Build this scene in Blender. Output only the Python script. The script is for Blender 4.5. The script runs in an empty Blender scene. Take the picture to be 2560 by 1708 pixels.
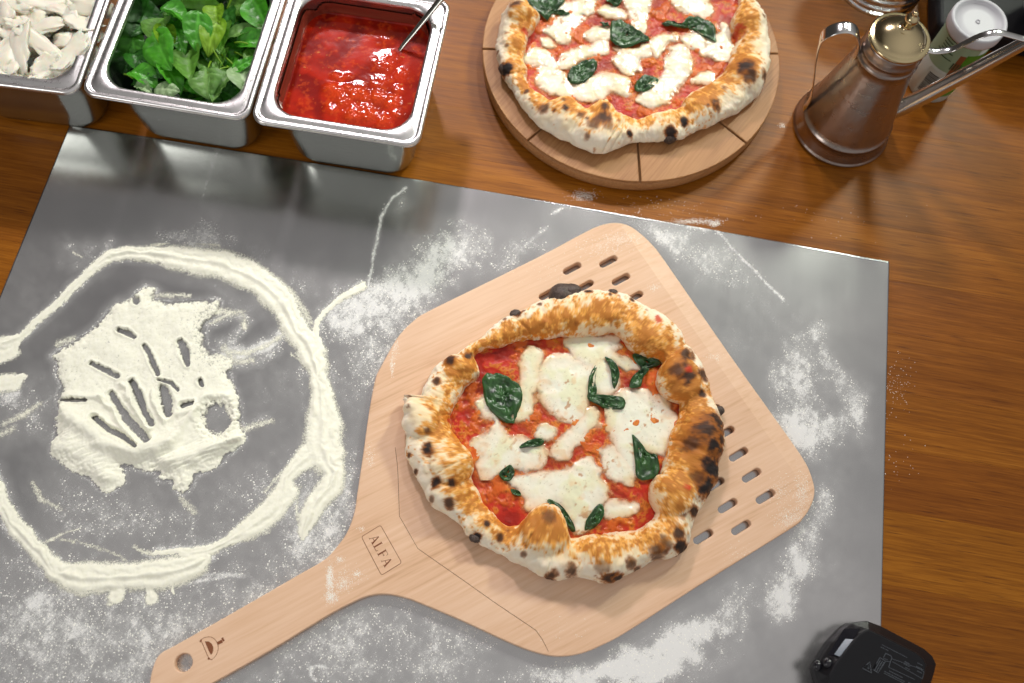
import bpy, bmesh, math, random
import numpy as np
from mathutils import Vector, Matrix, Quaternion

scene = bpy.context.scene
COL = scene.collection
PI = math.pi
# ------------------------------------------------------------------ camera
F_PX, TILT, ROLL, HC = 2200.0, 0.3537923, -0.0352274, 0.793
_c, _s = math.cos(TILT), math.sin(TILT)
_R1 = np.array([[1, 0, 0], [0, _c, -_s], [0, _s, _c]])
_c, _s = math.cos(ROLL), math.sin(ROLL)
_R2 = np.array([[_c, 0, _s], [0, 1, 0], [-_s, 0, _c]])
CAMR = _R2 @ _R1
cd = bpy.data.cameras.new('camera'); cam = bpy.data.objects.new('camera', cd); COL.objects.link(cam)
mw = Matrix.Identity(4)
for i in range(3):
    for j in range(3):
        mw[i][j] = CAMR[i][j]
mw[2][3] = HC
cam.matrix_world = mw
cd.sensor_width = 36.0; cd.lens = 36 * F_PX / 2560
cd.clip_start = 0.02; cd.clip_end = 50
cd.dof.use_dof = True; cd.dof.focus_distance = 0.80; cd.dof.aperture_fstop = 4.0
scene.camera = cam
# ------------------------------------------------------------------ light
scene.view_settings.view_transform = 'Standard'
scene.view_settings.look = 'None'
scene.view_settings.exposure = 0.0
scene.view_settings.gamma = 1.0
w = bpy.data.worlds.new('World'); scene.world = w; w.use_nodes = True
nt = w.node_tree; nt.nodes.clear()
o_ = nt.nodes.new('ShaderNodeOutputWorld'); bg = nt.nodes.new('ShaderNodeBackground')
tc = nt.nodes.new('ShaderNodeTexCoord'); sp = nt.nodes.new('ShaderNodeSeparateXYZ')
rp = nt.nodes.new('ShaderNodeValToRGB')
nt.links.new(tc.outputs['Generated'], sp.inputs[0])
dt = nt.nodes.new('ShaderNodeVectorMath'); dt.operation = 'DOT_PRODUCT'; dt.inputs[1].default_value = (.34, -.42, .80)   # the room is lighter to the right and behind the photographer
nt.links.new(tc.outputs['Generated'], dt.inputs[0]); nt.links.new(dt.outputs['Value'], rp.inputs[0])
e = rp.color_ramp.elements
e[0].position = 0.0; e[0].color = (0.05, 0.045, 0.04, 1)
e[1].position = 0.95; e[1].color = (0.56, 0.54, 0.53, 1)
m_ = e.new(0.45); m_.color = (0.31, 0.30, 0.295, 1)
nt.links.new(rp.outputs[0], bg.inputs[0]); nt.links.new(bg.outputs[0], o_.inputs[0]); bg.inputs[1].default_value = 1.0


SPREAD = 42


def lamp(name, pos, aim, size, watts, col, sy=None, wide=False):
    d = bpy.data.lights.new(name, 'AREA'); d.shape = 'RECTANGLE' if sy else 'DISK'; d.size = size
    if sy: d.size_y = sy
    d.energy = watts * .055; d.color = col; d.spread = PI if wide else math.radians(SPREAD)
    o = bpy.data.objects.new(name, d); COL.objects.link(o); o.location = pos
    o.rotation_euler = (Vector(aim) - Vector(pos)).to_track_quat('-Z', 'Y').to_euler()
    return o


lamp('ceiling_lamp', (1.25, 1.75, 1.45), (-0.02, 0.42, 0), 0.26, 30, (0.93, 1.0, 0.85))
lamp('added_fill_light', (-1.75, -0.75, 1.15), (-0.25, 0.25, 0), 0.8, 9.5 / .055, (1.0, 0.98, 0.96), wide=True)  # soft front-left fill added to brighten near-side faces; not an actual window
lamp('ceiling_lamp', (-0.56, 2.75, 2.10), (-0.02, 0.42, 0), 0.30, 52, (1.0, 0.90, 0.93))
lamp('ceiling_lamp', (0.60, 2.2, 1.9), (-0.02, 0.42, 0), 0.30, 16, (1.0, 0.97, 0.92))

# ------------------------------------------------------------------ numpy helpers


def ray(x, y):
    return CAMR @ np.array([x - 1280.0, -(y - 854.0), -F_PX])


def U(x, y, z=0.0):
    """point of the photograph (2560 px wide) that lies at height z"""
    d = ray(x, y); t = (z - HC) / d[2]
    return np.array([d[0] * t, d[1] * t, z])


def proj(x, y, z):
    p = np.stack([x, y, z - HC + 0 * x], -1) @ CAMR
    return 1280 - p[..., 0] / p[..., 2] * F_PX, 854 + p[..., 1] / p[..., 2] * F_PX


def crop(scale, ox, oy):
    return lambda x, y: (ox + x / scale, oy + y / scale)


V = crop(2350 / 2560, 0, 0)
ZP = crop(2.0102, 960, 700)
ZQ = crop(3.092, 1200, 0)
ZF = crop(1.6337, 0, 540)
ZJ = crop(3.672, 1920, 0)


def world(pts, cv, z):
    return np.array([U(*cv(*p), z)[:2] for p in pts])


def _hash(ix, iy, iz, s):
    n = (ix.astype(np.int64) * 374761393 + iy.astype(np.int64) * 668265263 + iz.astype(np.int64) * 1440662683 + s * 974634777) & 0xffffffff
    n = ((n ^ (n >> 13)) * 1274126177) & 0xffffffff
    n = ((n ^ (n >> 16)) * 2246822519) & 0xffffffff
    n = n ^ (n >> 15)
    return (n & 0xffffff) / float(0xffffff)


def vn(x, y, z, s=0):
    z = z + 0 * x
    ix, iy, iz = np.floor(x), np.floor(y), np.floor(z)
    fx, fy, fz = x - ix, y - iy, z - iz
    fx = fx * fx * (3 - 2 * fx); fy = fy * fy * (3 - 2 * fy); fz = fz * fz * (3 - 2 * fz)
    r = 0
    for a in (0, 1):
        for b in (0, 1):
            for c in (0, 1):
                r = r + _hash(ix + a, iy + b, iz + c, s) * (fx if a else 1 - fx) * (fy if b else 1 - fy) * (fz if c else 1 - fz)
    return r


def fbm(x, y, z=0.0, octv=4, s=0, gain=.5):
    r = 0; a = 1; t = 0
    for i in range(octv):
        c, q = math.cos(.9 * i + .5), math.sin(.9 * i + .5)      # turned lattice per octave hides the grid
        r = r + a * vn((x * c - y * q) * 2.03 ** i + 17.3 * i, (x * q + y * c) * 2.03 ** i - 9.1 * i, z * 2 ** i, s + i); t += a; a *= gain
    return r / t          # 0..1


def sstep(a, b, x):
    t = np.clip((x - a) / (b - a), 0, 1); return t * t * (3 - 2 * t)


def smooth(pts, n=6, closed=True):
    P = np.array(pts, float); N = len(P); out = []
    rng = range(N) if closed else range(N - 1)
    for i in rng:
        if closed:
            p0, p1, p2, p3 = P[i - 1], P[i], P[(i + 1) % N], P[(i + 2) % N]
        else:
            p0, p1, p2, p3 = P[max(i - 1, 0)], P[i], P[i + 1], P[min(i + 2, N - 1)]
        for k in range(n):
            t = k / n
            out.append(.5 * ((2 * p1) + (-p0 + p2) * t + (2 * p0 - 5 * p1 + 4 * p2 - p3) * t * t + (-p0 + 3 * p1 - 3 * p2 + p3) * t ** 3))
    if not closed: out.append(P[-1])
    return np.array(out)


def sdf(x, y, poly):
    """signed distance, positive inside"""
    d = np.full(x.shape, 1e9); ins = np.zeros(x.shape, bool); N = len(poly)
    for i in range(N):
        ax, ay = poly[i]; bx, by = poly[(i + 1) % N]
        ex, ey = bx - ax, by - ay; L = ex * ex + ey * ey + 1e-18
        t = np.clip(((x - ax) * ex + (y - ay) * ey) / L, 0, 1)
        d = np.minimum(d, (x - ax - t * ex) ** 2 + (y - ay - t * ey) ** 2)
        if ay != by:
            c = ((ay > y) != (by > y)) & (x < (bx - ax) * (y - ay) / (by - ay) + ax); ins ^= c
    return np.where(ins, 1, -1) * np.sqrt(d)


def stroke(x, y, pts, ws):
    """returns distance to polyline divided by the local half width, and the half width"""
    best = np.full(x.shape, 1e9); hw = np.zeros(x.shape)
    for i in range(len(pts) - 1):
        ax, ay = pts[i]; bx, by = pts[i + 1]; ex, ey = bx - ax, by - ay; L = ex * ex + ey * ey + 1e-18
        t = np.clip(((x - ax) * ex + (y - ay) * ey) / L, 0, 1)
        d = np.hypot(x - ax - t * ex, y - ay - t * ey); wv = ws[i] * (1 - t) + ws[i + 1] * t
        q = d / wv; m = q < best
        best = np.where(m, q, best); hw = np.where(m, wv, hw)
    return best, hw


# ------------------------------------------------------------------ object helpers
def link(o, parent=None):
    COL.objects.link(o)
    if parent is not None: o.parent = parent
    return o


def tag(o, label=None, cat=None, group=None, kind=None):
    if label: o['label'] = label
    if cat: o['category'] = cat
    if group: o['group'] = group
    if kind: o['kind'] = kind
    return o


def empty(name, loc=(0, 0, 0)):
    o = bpy.data.objects.new(name, None); o.location = loc; o.empty_display_size = .02
    return link(o)


def mesh(name, verts, faces, mat, parent=None, cols=None, attrs=None, smooth_=True, local=None):
    me = bpy.data.meshes.new(name)
    verts = np.asarray(verts, float)
    if local is not None: verts = verts - np.asarray(local)
    if isinstance(faces, np.ndarray) and faces.ndim == 2:
        nv = faces.shape[1]
        me.vertices.add(len(verts)); me.vertices.foreach_set('co', verts.ravel())
        me.loops.add(faces.size); me.loops.foreach_set('vertex_index', faces.ravel().astype(np.int32))
        me.polygons.add(len(faces)); me.polygons.foreach_set('loop_start', np.arange(len(faces), dtype=np.int32) * nv)
        me.update(calc_edges=True)
    else:
        me.from_pydata([tuple(v) for v in verts], [], [tuple(int(i) for i in f) for f in faces])
    if smooth_: me.polygons.foreach_set('use_smooth', [True] * len(me.polygons))
    if cols is not None:
        a = me.color_attributes.new('Col', 'FLOAT_COLOR', 'POINT')
        c = np.ones((len(verts), 4)); c[:, :3] = np.clip(cols, 0, 1); a.data.foreach_set('color', c.ravel())
    for k, v in (attrs or {}).items():
        a = me.attributes.new(k, 'FLOAT', 'POINT'); a.data.foreach_set('value', np.asarray(v, float).ravel())
    me.update()
    if mat: me.materials.append(mat)
    o = bpy.data.objects.new(name, me); link(o, parent)
    if parent is not None and local is None: pass
    return o


def at_parent(parent):
    return np.array(parent.location) if parent is not None else None


def pm(name, verts, faces, mat, parent, **k):
    """mesh given in world coordinates, stored relative to its parent's place"""
    return mesh(name, verts, faces, mat, parent, local=np.array(parent.location), **k)


def grid_faces(nu, nv, wrap_u=False):
    """vertices index = u*nv+v"""
    u = np.arange(nu if wrap_u else nu - 1); v = np.arange(nv - 1)
    A, B = np.meshgrid(u, v, indexing='ij'); A2 = (A + 1) % nu
    return np.stack([A * nv + B, A2 * nv + B, A2 * nv + B + 1, A * nv + B + 1], -1).reshape(-1, 4)


def lathe(prof, n=64, c=(0, 0, 0)):
    a = np.linspace(0, 2 * PI, n, endpoint=False); P = np.array(prof, float)
    v = np.stack([np.outer(np.cos(a), P[:, 0]) + c[0], np.outer(np.sin(a), P[:, 0]) + c[1], np.tile(P[:, 1], (n, 1)) + c[2]], -1).reshape(-1, 3)
    return v, grid_faces(n, len(P), True)[:, ::-1]


def curve_solid(name, outlines, z0, z1, mat, parent, bevel=.0006, res=3):
    """closed outlines (first outer, rest holes) extruded from z0 to z1, edges rounded"""
    cu = bpy.data.curves.new(name, 'CURVE'); cu.dimensions = '2D'; cu.fill_mode = 'BOTH'
    cu.extrude = max((z1 - z0) / 2 - bevel, 1e-5); cu.bevel_depth = bevel; cu.bevel_resolution = res
    cu.offset = -bevel
    loc = np.array(parent.location) if parent is not None else np.zeros(3)
    for ol in outlines:
        s = cu.splines.new('POLY'); s.points.add(len(ol) - 1); s.use_cyclic_u = True
        for i, p in enumerate(ol): s.points[i].co = (p[0] - loc[0], p[1] - loc[1], 0, 1)
    tmp = bpy.data.objects.new(name + '_tmp', cu); COL.objects.link(tmp)
    dg = bpy.context.evaluated_depsgraph_get(); dg.update()
    me = bpy.data.meshes.new_from_object(tmp.evaluated_get(dg))
    bpy.data.objects.remove(tmp); bpy.data.curves.remove(cu)
    zc = (z0 + z1) / 2 - loc[2]
    for v in me.vertices: v.co.z += zc
    me.name = name; me.materials.clear(); me.materials.append(mat)
    o = bpy.data.objects.new(name, me); link(o, parent); return o


def tube(path, rads, n=14, flat=1.0, up=None):
    """tube along a 3D path; flat<1 squashes it across 'up' to make a strap"""
    P = np.array(path, float); m = len(P); vs = []
    rads = np.broadcast_to(rads, (m,))
    T = np.gradient(P, axis=0); T /= np.linalg.norm(T, axis=1)[:, None]
    ref = np.array(up if up is not None else (0.0, 0.0, 1.0), float)
    for i in range(m):
        a = np.cross(T[i], ref)
        if np.linalg.norm(a) < 1e-3: a = np.cross(T[i], (1, 0, 0))
        a /= np.linalg.norm(a); b = np.cross(a, T[i])
        if up is not None:      # 'up' is the wide direction
            wide = ref - T[i] * (ref @ T[i]); wide /= np.linalg.norm(wide); a = wide; b = np.cross(T[i], wide)
        for k in range(n):
            th = 2 * PI * k / n; ca, sa = math.cos(th), math.sin(th)
            if flat < 1: ca = np.sign(ca) * abs(ca) ** .6; sa = np.sign(sa) * abs(sa) ** .8
            vs.append(P[i] + rads[i] * (a * ca + b * sa * flat))
    vs = np.array(vs); fs = [tuple(i * n + k2 for k2 in (k, (k + 1) % n)) + tuple((i + 1) * n + k2 for k2 in ((k + 1) % n, k)) for i in range(m - 1) for k in range(n)]
    fs += [tuple(range(n))[::-1], tuple((m - 1) * n + k for k in range(n))]
    return vs, fs


def join(parts):
    V_, F_ = [], []; o = 0
    for v, f in parts:
        V_.append(np.asarray(v, float)); F_ += [tuple(int(i) + o for i in q) for q in f]; o += len(v)
    return np.concatenate(V_), F_


def box(x0, x1, y0, y1, z0, z1):
    v = [(x0, y0, z0), (x1, y0, z0), (x1, y1, z0), (x0, y1, z0), (x0, y0, z1), (x1, y0, z1), (x1, y1, z1), (x0, y1, z1)]
    f = [(3, 2, 1, 0), (4, 5, 6, 7), (0, 1, 5, 4), (1, 2, 6, 5), (2, 3, 7, 6), (3, 0, 4, 7)]
    return np.array(v, float), f


# ------------------------------------------------------------------ materials
class NT:
    def __init__(s, name):
        s.m = bpy.data.materials.new(name); s.m.use_nodes = True; s.t = s.m.node_tree
        s.t.nodes.clear(); s.out = s.t.nodes.new('ShaderNodeOutputMaterial'); s.b = s.t.nodes.new('ShaderNodeBsdfPrincipled')
        s.t.links.new(s.b.outputs[0], s.out.inputs[0])

    def n(s, typ, **k):
        nd = s.t.nodes.new(typ)
        for a, b in k.items():
            if a.startswith('i_'): nd.inputs[a[2:].replace('_', ' ')].default_value = b
            else: setattr(nd, a, b)
        return nd

    def l(s, a, b): s.t.links.new(a, b)

    def set(s, **k):
        for a, b in k.items():
            nm = a.replace('_', ' ')
            if isinstance(b, bpy.types.NodeSocket): s.l(b, s.b.inputs[nm])
            else: s.b.inputs[nm].default_value = b
        return s

    def coord(s, scale=(1, 1, 1), rot=(0, 0, 0), kind='Object', rnd=False):
        tcn = s.n('ShaderNodeTexCoord'); mr = s.n('ShaderNodeMapping'); mr.inputs['Rotation'].default_value = rot; mp = s.n('ShaderNodeMapping'); mp.inputs['Scale'].default_value = scale
        s.l(tcn.outputs[kind], mr.inputs[0]); s.l(mr.outputs[0], mp.inputs[0])
        if rnd:
            oi = s.n('ShaderNodeObjectInfo'); vm = s.n('ShaderNodeVectorMath', operation='SCALE'); vm.inputs[0].default_value = (37.1, 91.7, 13.3)
            s.l(oi.outputs['Random'], vm.inputs['Scale']); s.l(vm.outputs[0], mp.inputs['Location'])
        return mp.outputs[0]

    def noise(s, vec, scale=1, detail=4, rough=.5, dist=0):
        nd = s.n('ShaderNodeTexNoise'); nd.inputs['Scale'].default_value = scale; nd.inputs['Detail'].default_value = detail
        nd.inputs['Roughness'].default_value = rough; nd.inputs['Distortion'].default_value = dist; s.l(vec, nd.inputs['Vector']); return nd.outputs['Fac']

    def ramp(s, fac, stops):
        r = s.n('ShaderNodeValToRGB'); el = r.color_ramp.elements
        while len(el) < len(stops): el.new(.5)
        for q, (p, c) in zip(el, stops): q.position = p; q.color = (*c, 1) if len(c) == 3 else c
        s.l(fac, r.inputs[0]); return r.outputs[0]

    def mix(s, fac, a, b, mode='MIX'):
        m = s.n('ShaderNodeMix', data_type='RGBA', blend_type=mode)
        for sock, v in ((m.inputs[0], fac), (m.inputs[6], a), (m.inputs[7], b)):
            if isinstance(v, bpy.types.NodeSocket): s.l(v, sock)
            elif isinstance(v, (int, float)): sock.default_value = v
            else: sock.default_value = (*v, 1)
        return m.outputs[2]

    def math(s, op, a, b=0.0, clamp=False, c=None):
        m = s.n('ShaderNodeMath', operation=op); m.use_clamp = clamp
        for i, v in enumerate((a, b) if c is None else (a, b, c)):
            if isinstance(v, bpy.types.NodeSocket): s.l(v, m.inputs[i])
            else: m.inputs[i].default_value = v
        return m.outputs[0]

    def bump(s, h, strength=.3, dist=.001):
        b = s.n('ShaderNodeBump'); b.inputs['Strength'].default_value = strength; b.inputs['Distance'].default_value = dist
        s.l(h, b.inputs['Height']); s.l(b.outputs[0], s.b.inputs['Normal']); return s


def simple(name, col, rough=.5, metal=0, **k):
    t = NT(name); t.set(Base_Color=(*col, 1), Roughness=rough, Metallic=metal)
    for a, b in k.items(): t.b.inputs[a.replace('_', ' ')].default_value = b
    return t


ANG = math.radians(-9.57)      # direction of the sheet and of the planks


def wood(name, stops, rough, rot, sx=3.0, sy=60.0, fib=420.0, spec=.5, bumpv=.12, tone=None, coat=0, pores=False):
    t = NT(name)
    c1 = t.coord((sx, sy, sy), (0, 0, rot), rnd=True); c2 = t.coord((sx * 5, fib, fib), (0, 0, rot), rnd=True)
    c3 = t.coord((sx * .8, sy * .22, 1), (0, 0, rot), rnd=True)
    n1 = t.noise(c1, 1, 5, .6, .6); n2 = t.noise(c2, 1, 3, .6, .1); n3 = t.noise(c3, 1, 2, .5, .3)
    f = t.math('ADD', t.math('MULTIPLY', n1, .36), t.math('ADD', t.math('MULTIPLY', n2, .44), t.math('MULTIPLY', n3, .20)))
    col = t.ramp(f, stops)
    if pores:
        pn = t.noise(t.coord((34, 760, 760), (0, 0, rot), rnd=True), 1, 2, .5); col = t.mix(t.math('MULTIPLY', t.math('SUBTRACT', pn, .60), 5.0, clamp=True), col, (.075, .020, .002))
    if tone:
        oi = t.n('ShaderNodeObjectInfo'); tn = oi.outputs['Color'] if tone == 'object' else t.ramp(oi.outputs['Random'], tone); col = t.mix(1.0, col, tn, 'MULTIPLY')
    t.set(Base_Color=col, Roughness=t.math('MULTIPLY_ADD', n1, .18, c=rough - .09), Specular_IOR_Level=spec)
    if coat: t.set(Coat_Weight=coat, Coat_Roughness=.22)
    t.bump(t.math('ADD', n2, t.math('MULTIPLY', n1, .6)), bumpv, .0006)
    return t.m


M = {}
M['oak'] = wood('oiled_oak', [(.30, (.125, .036, .001)), (.44, (.20, .063, .002)), (.56, (.275, .094, .005)), (.70, (.37, .142, .014))], .42, -ANG,
                sx=5, sy=150, fib=620, spec=.22, tone='object', coat=0, pores=True, bumpv=.2)
M['beech'] = wood('beech', [(.32, (.24, .10, .034)), (.46, (.37, .18, .070)), (.58, (.44, .23, .095)), (.72, (.50, .28, .13))], .5, math.radians(-52), sx=5, sy=70, fib=500, spec=.35,
                  tone=[(0, (.93, .90, .88)), (1, (1.05, 1.03, 1.0))])
M['maple'] = wood('pale_maple', [(.30, (.50, .28, .15)), (.45, (.69, .445, .285)), (.58, (.75, .51, .35)), (.75, (.79, .55, .39))], .5, math.radians(-27.5), sx=3.2, sy=16, fib=300, spec=.35, bumpv=.03)


def steel(name, col, rough, aniso=0.0, brush=None, bumpv=.05):
    t = NT(name); t.set(Base_Color=(*col, 1), Metallic=1, Roughness=rough)
    if brush is not None:
        c = t.coord(brush, (0, 0, -ANG)); n = t.noise(c, 1, 3, .7)
        t.set(Roughness=t.math('MULTIPLY_ADD', n, .22, c=rough - .11)); t.bump(n, bumpv, .0004)
    return t.m


M['pan'] = steel('pan_steel', (.50, .53, .49), .22, brush=(60, 60, 400), bumpv=.012)
M['pan_rim'] = steel('pan_rim_steel', (.70, .69, .68), .30, brush=(200, 200, 200), bumpv=.01)
M['steel_bright'] = steel('polished_steel', (.66, .65, .64), .14)
M['jug'] = steel('tinned_jug_metal', (.36, .30, .27), .30, brush=(40, 40, 160), bumpv=.06)
_t = M['jug'].node_tree; _bn = [n for n in _t.nodes if n.type == 'BUMP'][0]; _n2 = _t.nodes.new('ShaderNodeTexNoise'); _n2.inputs['Scale'].default_value = 11; _n2.inputs['Detail'].default_value = 2
_b2 = _t.nodes.new('ShaderNodeBump'); _b2.inputs['Strength'].default_value = .08; _b2.inputs['Distance'].default_value = .008; _t.links.new(_n2.outputs['Fac'], _b2.inputs['Height']); _t.links.new(_b2.outputs[0], _bn.inputs['Normal'])
M['brass'] = steel('brass', (.58, .47, .27), .17)
M['spoon'] = steel('spoon_steel', (.6, .6, .55), .2)

# flour on steel: the sheet carries a density attribute, the grain itself is procedural
t = NT('floured_steel')
br = t.noise(t.coord((420, 9, 10), (0, 0, -ANG)), 1, 4, .7)
sc_ = t.noise(t.coord((5, 5, 5)), 1, 3, .6)
dn = t.n('ShaderNodeAttribute', attribute_name='flour')
g1 = t.noise(t.coord(), 1300, 2, .6); g2 = t.noise(t.coord(), 520, 3, .7, .3); g3 = t.noise(t.coord((1, .35, 1), (0, 0, .5)), 400, 2, .5)
gn = t.math('ADD', t.math('MULTIPLY', g1, .42), t.math('ADD', t.math('MULTIPLY', g2, .36), t.math('MULTIPLY', g3, .22)))
fac = t.math('MULTIPLY', t.math('SUBTRACT', t.math('MULTIPLY_ADD', dn.outputs['Fac'], .40, c=.265), gn), 5.0, clamp=True)
fac = t.math('MAXIMUM', t.math('MULTIPLY', fac, .80), t.math('MULTIPLY_ADD', dn.outputs['Fac'], .34, c=-.03), clamp=True)      # grains over a thin veil
t.set(Base_Color=t.ramp(sc_, [(.3, (.46, .46, .46)), (.7, (.54, .53, .53))]), Metallic=1,
      Roughness=t.math('MULTIPLY_ADD', br, .05, c=t.math('MULTIPLY_ADD', t.noise(t.coord((14, 9, 9)), 1, 4, .6, .8), .10, c=.14)))
t.bump(br, .012, .0003)
fl = t.n('ShaderNodeBsdfDiffuse'); fl.inputs[0].default_value = (.88, .88, .86, 1)
ms = t.n('ShaderNodeMixShader'); t.l(fac, ms.inputs[0]); t.l(t.b.outputs[0], ms.inputs[1]); t.l(fl.outputs[0], ms.inputs[2]); t.l(ms.outputs[0], t.out.inputs[0])
M['sheet'] = t.m
t = NT('flour'); g = t.noise(t.coord(), 1500, 2, .7); g4 = t.noise(t.coord(), 300, 3, .6)
t.set(Base_Color=t.ramp(g4, [(.3, (.83, .82, .68)), (.7, (.89, .88, .77))]), Roughness=.95, Specular_IOR_Level=.1)
t.bump(t.math('ADD', g, t.math('MULTIPLY', g4, 1.2)), .25, .0004)
th_ = t.n('ShaderNodeAttribute', attribute_name='thick'); gg = t.math('ADD', t.math('MULTIPLY', t.noise(t.coord(), 1300, 2, .6), .45), t.math('MULTIPLY', t.noise(t.coord(), 480, 3, .7), .55))
al = t.math('MULTIPLY', t.math('SUBTRACT', t.math('MULTIPLY_ADD', th_.outputs['Fac'], .62, c=.20), gg), 3.4, clamp=True)      # where the flour is only a film the steel shows between the grains
tp = t.n('ShaderNodeBsdfTransparent'); ms = t.n('ShaderNodeMixShader'); t.l(al, ms.inputs[0]); t.l(tp.outputs[0], ms.inputs[1]); t.l(t.b.outputs[0], ms.inputs[2]); t.l(ms.outputs[0], t.out.inputs[0])
M['flour_film'] = t.m
t = NT('flour_grains'); t.set(Base_Color=(.86, .85, .79, 1), Roughness=.95, Specular_IOR_Level=.1)
M['flour'] = t.m


def vcol(name, rough, spec=.5, sss=0.0, bscale=600, bstr=.2, coat=0, bd=.0005):
    t = NT(name); a = t.n('ShaderNodeAttribute', attribute_name='Col'); g = t.noise(t.coord(), bscale, 3, .65)
    t.set(Base_Color=a.outputs['Color'], Roughness=rough, Specular_IOR_Level=spec)
    if sss: t.set(Subsurface_Weight=sss, Subsurface_Scale=.003, Subsurface_Radius=(1, .5, .3))
    if coat: t.set(Coat_Weight=coat, Coat_Roughness=.12)
    t.bump(g, bstr, bd); return t.m


M['crust'] = vcol('baked_crust', .62, .3, .12, 700, .35)
M['sauce'] = vcol('pizza_sauce', .42, .3, 0, 420, .25, .08, .0006)
M['cheese'] = vcol('melted_mozzarella', .26, .5, .12, 170, .35, .35)
_ct = M['cheese'].node_tree; _pb = [n for n in _ct.nodes if n.type == 'BSDF_PRINCIPLED'][0]; _at = _ct.nodes.new('ShaderNodeAttribute'); _at.attribute_name = 'melt'
_tr = _ct.nodes.new('ShaderNodeBsdfTransparent'); _mx = _ct.nodes.new('ShaderNodeMixShader'); _ou = [n for n in _ct.nodes if n.type == 'OUTPUT_MATERIAL'][0]
_ct.links.new(_at.outputs['Fac'], _mx.inputs[0]); _ct.links.new(_tr.outputs[0], _mx.inputs[1]); _ct.links.new(_pb.outputs[0], _mx.inputs[2]); _ct.links.new(_mx.outputs[0], _ou.inputs[0])   # melted edges thin out over the sauce
M['passata'] = vcol('passata', .12, .28, 0, 260, .03, .0, .0003)
M['curd'] = vcol('fresh_mozzarella', .42, .45, .5, 200, .2)
t = NT('charred_dough'); g = t.noise(t.coord(), 500, 3); t.set(Base_Color=t.ramp(g, [(.3, (.030, .020, .016)), (.7, (.10, .065, .05))]), Roughness=.6); t.bump(g, .5, .0006); M['char'] = t.m


def leafmat(name, c1, c2, rough, trans=.25):
    t = NT(name); n = t.noise(t.coord((1, 1, 1)), 90, 4, .6); n2 = t.noise(t.coord(), 320, 3, .6)
    dv = t.n('ShaderNodeAttribute', attribute_name='vein')
    col = t.mix(t.math('MULTIPLY', dv.outputs['Fac'], .55), t.ramp(n, [(.3, c1), (.7, c2)]), tuple(min(1, q * 1.7 + .05) for q in c2))
    t.set(Base_Color=col, Roughness=rough, Specular_IOR_Level=.5)
    t.bump(t.math('ADD', n2, t.math('MULTIPLY', dv.outputs['Fac'], .5)), .35, .0008)
    if trans:
        tr = t.n('ShaderNodeBsdfTranslucent'); t.l(col, tr.inputs[0]); ms = t.n('ShaderNodeMixShader'); ms.inputs[0].default_value = trans
        t.l(t.b.outputs[0], ms.inputs[1]); t.l(tr.outputs[0], ms.inputs[2]); t.l(ms.outputs[0], t.out.inputs[0])
    return t.m


M['leaf_dark'] = leafmat('basil_dark', (.016, .10, .008), (.035, .19, .014), .38)
M['leaf_mid'] = leafmat('basil_mid', (.04, .25, .012), (.09, .40, .02), .34)
M['leaf_olive'] = leafmat('basil_olive', (.08, .22, .022), (.13, .34, .03), .48)
M['leaf_light'] = leafmat('basil_light', (.18, .38, .012), (.30, .54, .03), .42, .4)
M['leaf_pale'] = leafmat('basil_underside', (.11, .28, .05), (.20, .40, .09), .42, .35)
M['leaf_white'] = leafmat('basil_pale_underside', (.24, .42, .16), (.44, .60, .33), .40, .3)
M['leaf_cooked'] = leafmat('basil_baked', (.004, .018, .006), (.03, .105, .02), .30, 0)
M['black'] = simple('black_plastic', (.006, .006, .008), .5, Specular_IOR_Level=.25).m
M['black_gloss'] = simple('glossy_black_plastic', (.012, .012, .016), .12).m
M['grey_print'] = simple('grey_print', (.075, .085, .10), .7).m
M['screen'] = simple('lcd_screen', (.09, .13, .16), .2).m
M['white_plastic'] = simple('white_plastic', (.55, .55, .58), .45).m
M['tub_green'] = simple('pale_green_label', (.27, .38, .25), .45).m
M['tub_bright'] = simple('bright_green_label', (.05, .22, .015), .4).m
M['tub_brown'] = simple('brown_label', (.20, .06, .02), .4).m
M['tub_white'] = simple('white_label', (.52, .55, .50), .45).m
M['ink'] = simple('dark_green_ink', (.02, .05, .02), .6).m
M['ink_black'] = simple('barcode_ink', (.03, .02, .02), .6).m
M['burn'] = simple('burnt_mark', (.20, .062, .02), .7).m
M['burn_line'] = simple('scored_line', (.13, .055, .025), .8).m
t = simple('clear_glass', (.95, .97, .98), .03); t.set(Transmission_Weight=1.0, IOR=1.46); M['glass'] = t.m

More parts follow.
